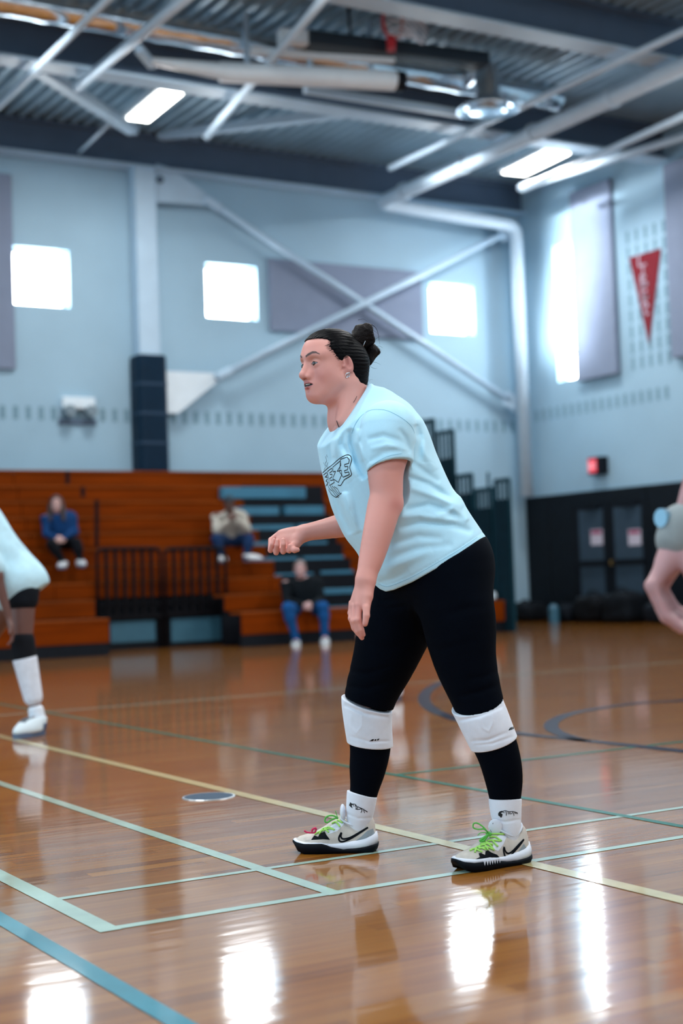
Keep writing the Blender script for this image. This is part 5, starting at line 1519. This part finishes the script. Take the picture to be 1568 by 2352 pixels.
# ---- leggings ------------------------------------------------------------
P_FOLDS = [([(800, 1540), (840, 1548), (900, 1530)], -.004, 6), ([(793, 1575), (840, 1582), (900, 1565)], -.004, 6), ([(870, 1372), (880, 1380), (930, 1376)], -.003, 5), ([(865, 1392), (890, 1398), (940, 1390)], -.003, 5),
           ([(1070, 1560), (1110, 1555), (1145, 1540)], -.003, 7), ([(1050, 1600), (1100, 1590), (1148, 1572)], -.004, 7), ([(945, 1370), (958, 1420), (972, 1480)], -.005, 8), ([(840, 1480), (900, 1490), (950, 1470)], -.002, 8),
           ([(1010, 1420), (1060, 1400), (1115, 1390)], -.002, 9), ([(985, 1500), (1030, 1490), (1100, 1470)], -.002, 9)]
def pants_f(P):
    d = None
    for pts, hem in ((LEG_N[:5], ((1045, 1634), (1152, 1602), (1096, 1640))), (LEG_F[:5], ((786, 1597), (898, 1628), (842, 1622)))):
        p, r = chain_px(pts); e = sd_chain(P, p, [a+.001 for a in r], .006)
        dd = pts[3][2]
        cut = plane_f(P, L3(*hem[0], dd), L3(*hem[1], dd), L3(hem[2][0], hem[2][1], dd-.065), L3(pts[1][0], pts[1][1], dd))
        e = smax(e, cut, .003)
        d = e if d is None else smin(d, e, .04)
    # hips
    hp = sd_ell(P, L3(1008, 1305, 4.47), (.162, .185, .155))
    hp = smin(hp, sd_ell(P, L3(1050, 1290, 4.44), (.09, .13, .12)), .06)
    hp = smax(hp, (L3(1000, 1200, 4.47)[2]-P[..., 2])*-1, .01)
    d = smin(d, hp, .05)
    x, y = loc_px(P)
    d = smax(d, (np.interp(x, HXs, HYs)-5-y)*np.float32(mpp), .004).astype(np.float32)
    return d-folds(P, P_FOLDS, 4.70, D0L)+.0010*wav(P, 40, 51)
lo, hi = bbox_of([L3(*p[:3]) for p in LEG_N[:5]+LEG_F[:5]], .15)
vp, qp = nets(pants_f, lo, hi, .005, 1.6)
link('leggings', mesh_np('leggings', vp, qp), M_pants, player)
def tube_part(name, pts, cuts, m, fl=None, amp=0.0, h=.003, seed=1, inner=None):
    p, r = chain_px(pts)
    def f(P):
        d = sd_chain(P, p, r, .004)
        if fl: d = d-folds(P, fl, 9, D0L)
        d = d+amp*wav(P, 60, seed)
        for A, B, C, ins in cuts: d = smax(d, plane_f(P, L3(*A), L3(*B), L3(*C), L3(*ins)), .003)
        return d
    lo, hi = bbox_of(p, max(r)+.02)
    v, q = nets(f, lo, hi, h, 1.6)
    return link(name, mesh_np(name, v, q), m, player)
# lower leg sleeves
for nm, pts, top_, bot_ in (('calf_sleeve', LEG_N[4:], 1690, 1838), ('calf_sleeve', LEG_F[4:], 1690, 1832)):
    dd = pts[2][2]; cx_ = pts[2][0]
    tube_part(nm, pts, [((cx_-60, bot_, dd), (cx_+60, bot_, dd), (cx_, bot_, dd-.05), (cx_, bot_-60, dd))], M_pants, None, .0006)
# knee pads
KN = [(1082, 1590, 4.335, 60), (1098, 1625, 4.333, 57.5), (1114, 1660, 4.330, 56.5), (1134, 1705, 4.333, 53.5), (1150, 1740, 4.336, 51)]
KF = [(844, 1590, 4.60, 59), (843, 1622, 4.602, 57), (845, 1660, 4.604, 54), (849, 1700, 4.608, 51.5), (851, 1740, 4.611, 50)]
kn_f = [([(1052, 1655), (1100, 1645), (1155, 1622)], -.0045, 4), ([(1050, 1640), (1100, 1630), (1152, 1608)], .002, 4), ([(1080, 1702), (1120, 1700), (1165, 1682)], -.003, 4), ([(1088, 1712), (1130, 1708), (1182, 1690)], -.002, 3),
        ([(1100, 1645), (1108, 1672), (1122, 1680), (1132, 1660), (1128, 1638)], .0016, 3)]
kf_f = [([(790, 1618), (840, 1640), (894, 1648)], -.0045, 4), ([(790, 1608), (840, 1628), (894, 1636)], .002, 4), ([(800, 1690), (850, 1704), (897, 1702)], -.0025, 3), ([(806, 1640), (805, 1668), (818, 1684), (831, 1668), (831, 1636)], .0016, 3)]
dd = 4.33
kpn = tube_part('knee_pad', KN, [((1046, 1634, dd), (1152, 1602, dd), (1096, 1642, dd-.07), (1110, 1660, dd)), ((1090, 1723, dd), (1188, 1690, dd), (1144, 1722, dd-.07), (1110, 1650, dd))], M_pad, kn_f, .0008, .0026, 61)
dd = 4.605
kpf = tube_part('knee_pad', KF, [((786, 1598, dd), (898, 1632, dd), (842, 1628, dd-.07), (846, 1660, dd)), ((800, 1706, dd), (900, 1715, dd), (850, 1722, dd-.07), (846, 1650, dd))], M_pad, kf_f, .0008, .0026, 62)
# socks
SN = [(1160, 1800, 4.352, 37), (1160, 1840, 4.353, 36.5), (1162, 1872, 4.355, 33.5), (1166, 1900, 4.352, 28), (1168, 1935, 4.350, 19)]
SF = [(836, 1790, 4.62, 35), (831, 1825, 4.622, 34), (827, 1860, 4.625, 31), (825, 1885, 4.630, 27), (826, 1915, 4.632, 19)]
dd = 4.353
skn = tube_part('sock', SN, [((1120, 1834, dd), (1200, 1834, dd), (1160, 1835, dd-.05), (1160, 1870, dd))], M_sock, [([(1128, 1882), (1160, 1888), (1196, 1882)], -.002, 3)], .0005, .0024, 71)
dd = 4.622
skf = tube_part('sock', SF, [((795, 1814, dd), (866, 1831, dd), (830, 1826, dd-.05), (828, 1860, dd))], M_sock, [([(790, 1866), (822, 1880), (856, 1878)], -.002, 3)], .0005, .0024, 72)

# ---- decals: thin printed or stitched ribbons and patches laid on a surface along picture paths
def bvh_of(o):
    me = o.data
    return BVHTree.FromPolygons([v.co.copy() for v in me.vertices], [tuple(p.vertices) for p in me.polygons])
def hit(bv, px, py):
    h, n, i, d = bv.ray_cast(Vector(CAML), Vector(ray_loc(px, py)))
    if h is None: return None
    n = np.array(n)
    if n@ray_loc(px, py) > 0: n = -n
    return np.array(h), n
def ribbon(mb, bv, path, w, off=.0008, n=6, closed=False, smooth=True):
    pts = list(path)+([path[0]] if closed else [])
    P = catmull(pts, n) if smooth else np.concatenate([[np.array(pts[i])+(np.array(pts[i+1])-np.array(pts[i]))*k/n for k in range(n)] for i in range(len(pts)-1)]+[[np.array(pts[-1], float)]])
    H = [hit(bv, *p) for p in P]
    run = []
    def flush():
        if len(run) < 2: return
        V = []
        for i, (h, nn) in enumerate(run):
            t = run[min(i+1, len(run)-1)][0]-run[max(i-1, 0)][0]; s = np.cross(nn, t); s /= (np.linalg.norm(s)+1e-9)
            V += [h+nn*off+s*w/2, h+nn*off-s*w/2]
        mb.add(V, [(2*i, 2*i+1, 2*i+3, 2*i+2) for i in range(len(run)-1)])
    for h in H:
        if h is None or (run and np.linalg.norm(h[0]-run[-1][0]) > .03): flush(); run = []
        if h is not None: run.append(h)
    flush()
    return mb
def patch(mb, bv, poly, off=.0008, step=2.0):
    bm = bmesh.new(); vv = [bm.verts.new((p[0], p[1], 0)) for p in poly]
    bm.faces.new(vv)
    xs_ = [p[0] for p in poly]; ys_ = [p[1] for p in poly]
    for ax_, lo_, hi_ in ((0, min(xs_), max(xs_)), (1, min(ys_), max(ys_))):
        c = lo_+step
        while c < hi_:
            co = [0, 0, 0]; no = [0, 0, 0]; co[ax_] = c; no[ax_] = 1
            bmesh.ops.bisect_plane(bm, geom=bm.verts[:]+bm.edges[:]+bm.faces[:], plane_co=co, plane_no=no); c += step
    bmesh.ops.triangulate(bm, faces=bm.faces[:])
    bm.verts.index_update(); H = [hit(bv, v.co.x, v.co.y) for v in bm.verts]
    ok = [h is not None for h in H]; idx = {}; V = []
    for i, h in enumerate(H):
        if h is not None: idx[i] = len(V); V.append(h[0]+h[1]*off)
    F = []
    for f in bm.faces:
        ids = [v.index for v in f.verts]
        if all(ok[i] for i in ids):
            g = [idx[i] for i in ids]
            if max(np.linalg.norm(V[g[0]]-V[g[1]]), np.linalg.norm(V[g[1]]-V[g[2]])) < .03: F.append(tuple(g))
    bm.free(); return mb.add(V, F)
def cpx(pts, o, s): return [(o[0]+p[0]/s, o[1]+p[1]/s) for p in pts]

# shirt seams and print
bvs = bvh_of(shirt)
M_seam = mat('shirt_seam', (.16, .44, .58), .9)
mb = MB()
ribbon(mb, bvs, [(808, 996), (815, 976), (829, 956), (852, 942), (883, 942), (908, 952), (929, 965), (944, 979), (952, 995)], .0014, .0005)
ribbon(mb, bvs, [(846, 1076), (870, 1058), (895, 1047), (922, 1042)], .0010, .0005)
ribbon(mb, bvs, [(868, 1341), (886, 1347), (905, 1343), (947, 1325), (1000, 1295), (1054, 1263), (1104, 1229)], .0010, .0005)
ribbon(mb, bvs, [(784, 984), (800, 962), (818, 930), (836, 897)], .0012, .0005)
mb.build('seam', M_seam, shirt)
mb = MB(); W_ = .0027
LET = [[(782, 1055), (797, 1050), (802, 1056), (801, 1064), (791, 1067), (792, 1072), (799, 1071), (798, 1079), (791, 1081), (792, 1086), (801, 1084), (802, 1090), (788, 1096), (780, 1084)],
       [(764, 1073), (781, 1059), (783, 1068), (774, 1083), (784, 1080), (785, 1090), (777, 1108), (764, 1099), (771, 1082), (765, 1084)],
       [(752, 1083), (762, 1075), (763, 1082), (757, 1086), (758, 1090), (763, 1089), (762, 1096), (757, 1099), (759, 1104), (766, 1102), (768, 1108), (757, 1115)],
       [(743, 1091), (750, 1085), (752, 1091), (746, 1096), (752, 1096), (752, 1101), (748, 1105), (754, 1108), (748, 1117)]]
for l in LET: ribbon(mb, bvs, l, W_, .0006, 4, True, False)
ribbon(mb, bvs, [(741, 1086), (752, 1076), (764, 1067), (780, 1053), (796, 1045), (804, 1047), (807, 1055), (805, 1066), (803, 1074), (806, 1084), (806, 1092), (792, 1101), (788, 1106), (782, 1115), (776, 1114)], W_, .0006, 5)
for k in range(4):
    ribbon(mb, bvs, [(752+k*5, 1113+k*1.5), (757+k*6, 1123), (764+k*5, 1128+k), (770+k*4.5, 1137-k), (778+k*2, 1143-k*4)], W_*.9, .0006, 5)
ribbon(mb, bvs, [(754, 1124), (762, 1136), (772, 1142), (778, 1137)], W_, .0006, 5)
for l in ([(747, 1048), (750, 1058), (747, 1066), (752, 1074)], [(750, 1044), (751, 1050)], [(743, 1062), (747, 1072), (744, 1080)], [(753, 1062), (750, 1072)]): ribbon(mb, bvs, l, W_*.5, .0006, 4)
mb.build('chest_print', M_ink, shirt)
mb = MB(); ribbon(mb, bvh_of(body), [(773, 966), (776, 975), (779, 983)], .0026, .001); ribbon(mb, bvh_of(body), [(811, 925), (816, 917), (819, 910)], .0014, .001)
mb.build('undershirt_edge', M_ink, player)
# knee pad logos, sock logos
for o, org, sc_, polys in ((kpf, (740, 1350), 3.136, [[(338, 1105), (360, 1090), (372, 1090), (366, 1103)], [(372, 1102), (380, 1090), (388, 1090), (386, 1102)], [(390, 1100), (398, 1088), (412, 1086), (404, 1098)]]),
                           (kpn, (740, 1350), 3.136, [[(1338, 1028), (1350, 1008), (1358, 1006), (1352, 1026)], [(1354, 1024), (1360, 1004), (1368, 1002), (1364, 1022)], [(1366, 1020), (1372, 1000), (1380, 1000), (1376, 1018)]])):
    bv = bvh_of(o); mb = MB()
    for p in polys: patch(mb, bv, cpx(p, org, sc_), .0007, 1.5)
    mb.build('logo', M_ink, o)
bv = bvh_of(skn); mb = MB(); og, sc_ = (1020, 1820), 7.127
patch(mb, bv, cpx([(882, 345), (905, 312), (945, 300), (960, 325), (925, 335), (955, 360), (945, 400), (930, 415), (905, 390), (885, 378)], og, sc_), .0008, 1.5)
for l in ([(940, 312), (1000, 300), (1060, 315), (1120, 312), (1195, 335)], [(1005, 310), (1015, 345), (1012, 378)], [(1040, 320), (1050, 358)], [(1075, 318), (1068, 348), (1110, 345)], [(1110, 320), (1130, 345), (1138, 382)], [(1150, 325), (1160, 350)], [(1170, 330), (1198, 350)], [(960, 318), (985, 335)]):
    ribbon(mb, bv, cpx(l, og, sc_), .0020, .0008, 5)
mb.build('logo', M_ink, skn)
bv = bvh_of(skf); mb = MB(); og, sc_ = (660, 1840), 6.817
patch(mb, bv, cpx([(965, 65), (985, 15), (1010, 40), (1035, 50), (1005, 70), (1022, 115), (990, 90)], og, sc_), .0008, 1.5)
for l in ([(1010, 45), (1060, 50), (1085, 80), (1130, 100), (1190, 130), (1250, 172)], [(1060, 60), (1075, 100), (1068, 132)], [(1100, 95), (1085, 130), (1140, 125)], [(1140, 110), (1165, 140), (1148, 182)], [(1190, 135), (1205, 185)], [(1215, 145), (1250, 168)], [(1030, 50), (1045, 85)]):
    ribbon(mb, bv, cpx(l, og, sc_), .0022, .0008, 5)
mb.build('logo', M_ink, skf)

# ---- shoes ---------------------------------------------------------------
M_knit = mat('shoe_knit', (.64, .57, .50), .75, var=.08, vscale=60, bump=.25, bscale=900)
M_mid = mat('shoe_midsole', (.78, .80, .87), .5, var=.03)
M_out = mat('shoe_outsole', (.0015, .003, .006), .6, var=.1, spec=.12)
M_lin = mat('shoe_lining', (.68, .72, .78), .8)
M_heel = mat('shoe_heel_grey', (.30, .35, .38), .7)
M_lace = mat('lace_neon', (.42, .80, .16), .7); M_bow = mat('lace_green', (.10, .50, .07), .6)
M_pink = mat('tab_pink', (.60, .02, .10), .6)
def shoe(Hp, Tp, L_, dep, near_):
    H0, T0 = L3(Hp[0], 1980, Hp[1]), L3(Tp[0], 1980, Tp[1]); H0[2] = T0[2] = 0
    f = T0-H0; f /= np.linalg.norm(f); s = np.array([f[1], -f[0], 0.0])            # s: to the camera side
    if s[1] > 0: s = -s
    c = (H0+T0)/2; O = c-f*L_/2; up = np.array([0, 0, 1.])
    root = empty('shoe', O); root.parent = player
    K = L_/.27
    def W(x, y, z): return f*x*L_+s*y*K+up*z*K
    wx = [0, .03, .1, .25, .4, .55, .7, .85, .95, 1]; ww = [.014, .028, .037, .040, .040, .044, .049, .046, .031, .008]
    def ol(n=64, grow=0.0):
        out = []
        for k in range(n):
            a = 2*math.pi*k/n; x = .5-.5*math.cos(a); sg = 1 if math.sin(a) >= 0 else -1
            out.append((min(max(x, 0.0), 1.0), sg*(np.interp(x, wx, ww)+grow)))
        return out
    def band(name, zl, zu, grow_l, grow_u, m, par, teeth=False):
        V = []; F = []; o = ol(); n = len(o)
        rows = [(zl, grow_l), ((lambda x: zl(x)*.45+zu(x)*.55), (grow_l+grow_u)/2+.0022), (zu, grow_u)]
        for zf, g in rows:
            for (x, y) in o:
                yy = y+math.copysign(g, y); xx = .5+(x-.5)*(1+2*g/.27)
                V.append(W(xx, yy, float(zf(x))))
        for r in range(len(rows)-1):
            for k in range(n): F.append((r*n+k, r*n+(k+1) % n, (r+1)*n+(k+1) % n, (r+1)*n+k))
        F.append(tuple(range(n))[::-1]); F.append(tuple((len(rows)-1)*n+k for k in range(n)))
        return mk(name, V, F, m, par, True)
    bx_ = [0, .04, .25, .43, .56, .62, .86, .96, 1.0]
    bz = [.028, .026, .0145, .0135, .024, .034, .034, .038, .042] if not near_ else [.026, .022, .0145, .018, .026, .029, .029, .034, .041]
    zbot = lambda x: np.interp(x, [0, .05, .86, .94, 1.0], [.008, .0, .0, .008, .028])
    zblk = lambda x: np.interp(x, bx_, bz)
    zmid = lambda x: np.interp(x, [0, .03, .08, .2, .42, .58, .64, .86, .97, 1.0], [.062, .058, .050, .040, .033, .034 if near_ else .030, .039 if near_ else .037, .039 if near_ else .036, .042, .044])
    band('outsole', zbot, zblk, .002, .005, M_out, root)
    band('midsole', lambda x: zblk(x)-.001, zmid, .0035, .001, M_mid, root)
    # upper
    X = [.015, .04, .08, .15, .24, .33, .40, .48, .56, .64, .76, .87, .94, .985]
    ZT = [.088, .112, .118, .098, .086, .094, .104, .106, .095, .081, .0635, .056, .051, .043]
    WT = [.35, .62, .72, .78, .80, .76, .70, .55, .50, .50, .52, .55, .50, .35]
    V = []; F = []; NS = 25
    Xd = np.linspace(X[0], X[-1], 44)
    for x in Xd:
        zt_ = np.interp(x, X, ZT); wb_ = np.interp(x, wx, ww)-.002; tw = np.interp(x, X, WT); zb_ = .022
        for k in range(NS):
            u = -1+2*k/(NS-1)                      # -1..1 across
            a = abs(u)
            if a > .45:                             # side wall
                t = (1-a)/.55; y = wb_*(1+.07*math.sin(t*math.pi)-(1-tw)*t**1.8); z = zb_+(zt_-zb_)*(.88*t**.85)
            else:
                t = a/.45; y = wb_*tw*t; z = zb_+(zt_-zb_)*(.88+.12*(1-t*t))
            V.append(W(x, math.copysign(y, u), z))
    for i in range(len(Xd)-1):
        for k in range(NS-1):
            F.append((i*NS+k, i*NS+k+1, (i+1)*NS+k+1, (i+1)*NS+k))
    F.append(tuple(range(NS))[::-1]); F.append(tuple((len(Xd)-1)*NS+k for k in range(NS)))
    upper = mk('upper', V, F, M_knit, root, True)
    bv = BVHTree.FromPolygons([tuple(np.array(v)+O) for v in V], F)
    # collar lining ring
    cl = []
    for (x, yy, z) in ((.075, 0, .121), (.10, .55, .113), (.16, .86, .100), (.24, .93, .088), (.33, .90, .095), (.40, .75, .106), (.42, .3, .112)):
        cl.append((x, yy, z))
    loop = [W(x, np.interp(x, wx, ww)*yy*.86, z) for x, yy, z in cl]+[W(x, -np.interp(x, wx, ww)*yy*.86, z) for x, yy, z in cl[::-1][:-1]]
    MB().tube(catmull(loop+[loop[0]], 4)[:-1], .0034*K, 8, closed=True).build('collar', M_lin, root, True)
    return root, bv, O, W
def rebase(mb, O): mb.v = [tuple(np.array(p)-O) for p in mb.v]; return mb
shN, bvN, ON, WN = shoe((1210, 4.385), (1045, 4.255), .256, 4.33, True)
shF, bvF, OF, WF = shoe((866, 4.625), (679, 4.655), .258, 4.63, False)
def shoe_detail(root, bv, O, og, sc_, sw, wedge, heel, laces, bows, dep, strip_, extra=None):
    mb = MB()
    for l in sw: ribbon(mb, bv, cpx(l, og, sc_), .0052, .0012, 6)
    rebase(mb, O).build('side_logo', M_out, root)
    mb = MB()
    for p in wedge: patch(mb, bv, cpx(p, og, sc_), .0010, 2)
    rebase(mb, O).build('forefoot_overlay', M_out, root)
    mb = MB(); patch(mb, bv, cpx(heel, og, sc_), .0007, 2); rebase(mb, O).build('heel_panel', M_heel, root)
    mb = MB()
    for p in strip_: patch(mb, bv, cpx(p, og, sc_), .0006, 2)
    rebase(mb, O).build('eyestay', M_mid, root)
    for l in laces:
        P = catmull(cpx(l, og, sc_), 5); H = [hit(bv, *p) for p in P]; H = [h for h in H if h is not None]
        if len(H) < 2: continue
        rebase(MB().tube([h[0]+h[1]*.0030 for h in H], .0026, 7), O).build('lace', M_lace, root, True)
    for l, r, dd, m in bows:
        P = catmull(cpx(l, og, sc_), 6)
        rebase(MB().tube([L3(p[0], p[1], dep+dd) for p in P], r, 7), O).build('lace_bow', m, root, True)
og, sc_ = (1020, 1820), 7.127
shoe_detail(shN, bvN, ON, og, sc_,
    [[(975, 890), (968, 950), (990, 1040), (1025, 1066), (1065, 1050), (1150, 958), (1235, 860), (1300, 768)], [(978, 895), (990, 950), (1020, 990), (1060, 995), (1120, 955), (1200, 872), (1298, 772)]],
    [[(505, 1098), (580, 1060), (560, 1000), (600, 995), (665, 1025), (672, 965), (715, 950), (770, 985), (860, 1020), (912, 1072), (800, 1062), (640, 1082)]],
    [(1150, 1050), (1215, 960), (1300, 840), (1335, 900), (1325, 990), (1240, 1040)],
    [[(500, 990), (545, 905), (680, 945)], [(540, 905), (660, 870), (715, 955)], [(590, 850), (720, 855), (812, 955)], [(640, 805), (790, 862)], [(770, 780), (870, 890)], [(740, 745), (830, 735), (930, 800)], [(560, 930), (700, 905), (790, 940)], [(760, 690), (860, 690), (975, 698)], [(420, 965), (500, 935), (620, 985)], [(700, 800), (800, 790), (905, 800)]],
    [([(710, 650), (630, 560), (530, 500), (475, 520), (480, 580), (560, 605), (650, 600), (715, 655)], .0022, -.045, M_bow), ([(700, 660), (600, 660), (545, 705)], .0014, -.045, M_bow), ([(720, 690), (650, 740), (585, 790), (640, 790), (700, 720), (725, 690)], .0036, -.045, M_bow), ([(690, 690), (720, 660), (760, 690), (720, 700)], .004, -.042, M_bow)],
    4.33, [[(800, 760), (960, 660), (1035, 690), (960, 860), (880, 960), (790, 930)]])
og, sc_ = (660, 1840), 6.817
shoe_detail(shF, bvF, OF, og, sc_,
    [[(845, 490), (808, 560), (808, 610), (840, 636), (900, 625), (1000, 580), (1130, 500), (1260, 412)], [(848, 495), (835, 550), (860, 588), (920, 588), (1000, 562), (1120, 495), (1255, 415)]],
    [[(370, 610), (420, 540), (480, 560), (510, 505), (585, 480), (610, 530), (665, 605), (560, 597)]],
    [(1070, 620), (1150, 560), (1250, 465), (1335, 430), (1370, 520), (1335, 590), (1240, 620)],
    [[(430, 535), (480, 500), (560, 462)], [(500, 525), (560, 442), (640, 420)], [(590, 440), (650, 495)], [(640, 410), (740, 455)], [(700, 360), (760, 335), (825, 405)], [(780, 305), (860, 345)], [(560, 470), (640, 440), (720, 440)]],
    [([(795, 270), (720, 230), (640, 232), (592, 270), (590, 322), (630, 332), (700, 285), (785, 265)], .0026, -.02, M_bow), ([(785, 262), (765, 200), (748, 150)], .0012, -.02, M_bow), ([(262, 462), (300, 488), (370, 496), (430, 488), (452, 425)], .0030, -.02, M_pink), ([(452, 420), (400, 435), (378, 475)], .0034, -.02, M_pink)],
    4.63, [[(590, 470), (700, 375), (830, 310), (900, 345), (780, 470), (640, 520)]])
# tongues
for root, O, c, r, nm in ((shN, ON, L3(1137, 1899, 4.315), (.021, .006, .0235), 1), (shF, OF, L3(787, 1866, 4.625), (.009, .022, .027), 2)):
    def tf(P): return sd_ell(P, c, r)
    v, q = nets(tf, c-.04, c+.04, .003)
    link('tongue', mesh_np('tongue', v-O, q), M_mid, root)
mb = MB(); mb.bar(L3(1128, 1912, 4.300), L3(1126, 1906, 4.300), .003, .001); mb.bar(L3(1131, 1893, 4.300), L3(1132, 1890, 4.300), .003, .001)
rebase(mb, ON).build('tongue_mark', M_ink, shN)
# saw-tooth edge of the near shoe
tt = MB()
for k in range(7):
    x = .50+.037*k; z0 = .0285; 
    y = np.interp(x+.018, [0, .03, .1, .25, .4, .55, .7, .85, .95, 1], [.014, .028, .037, .040, .040, .044, .049, .046, .031, .008])+.0062
    a_, b_, c_ = WN(x, y, z0+.003), WN(x+.034, y+.0004, z0+.003), WN(x+.017, y, z0-.011)
    tt.add([a_, b_, c_, a_+(0, .004, 0), b_+(0, .004, 0), c_+(0, .004, 0)], [(0, 1, 2), (5, 4, 3), (0, 3, 4, 1), (1, 4, 5, 2), (2, 5, 3, 0)])
tt.build('sole_teeth', M_mid, shN)
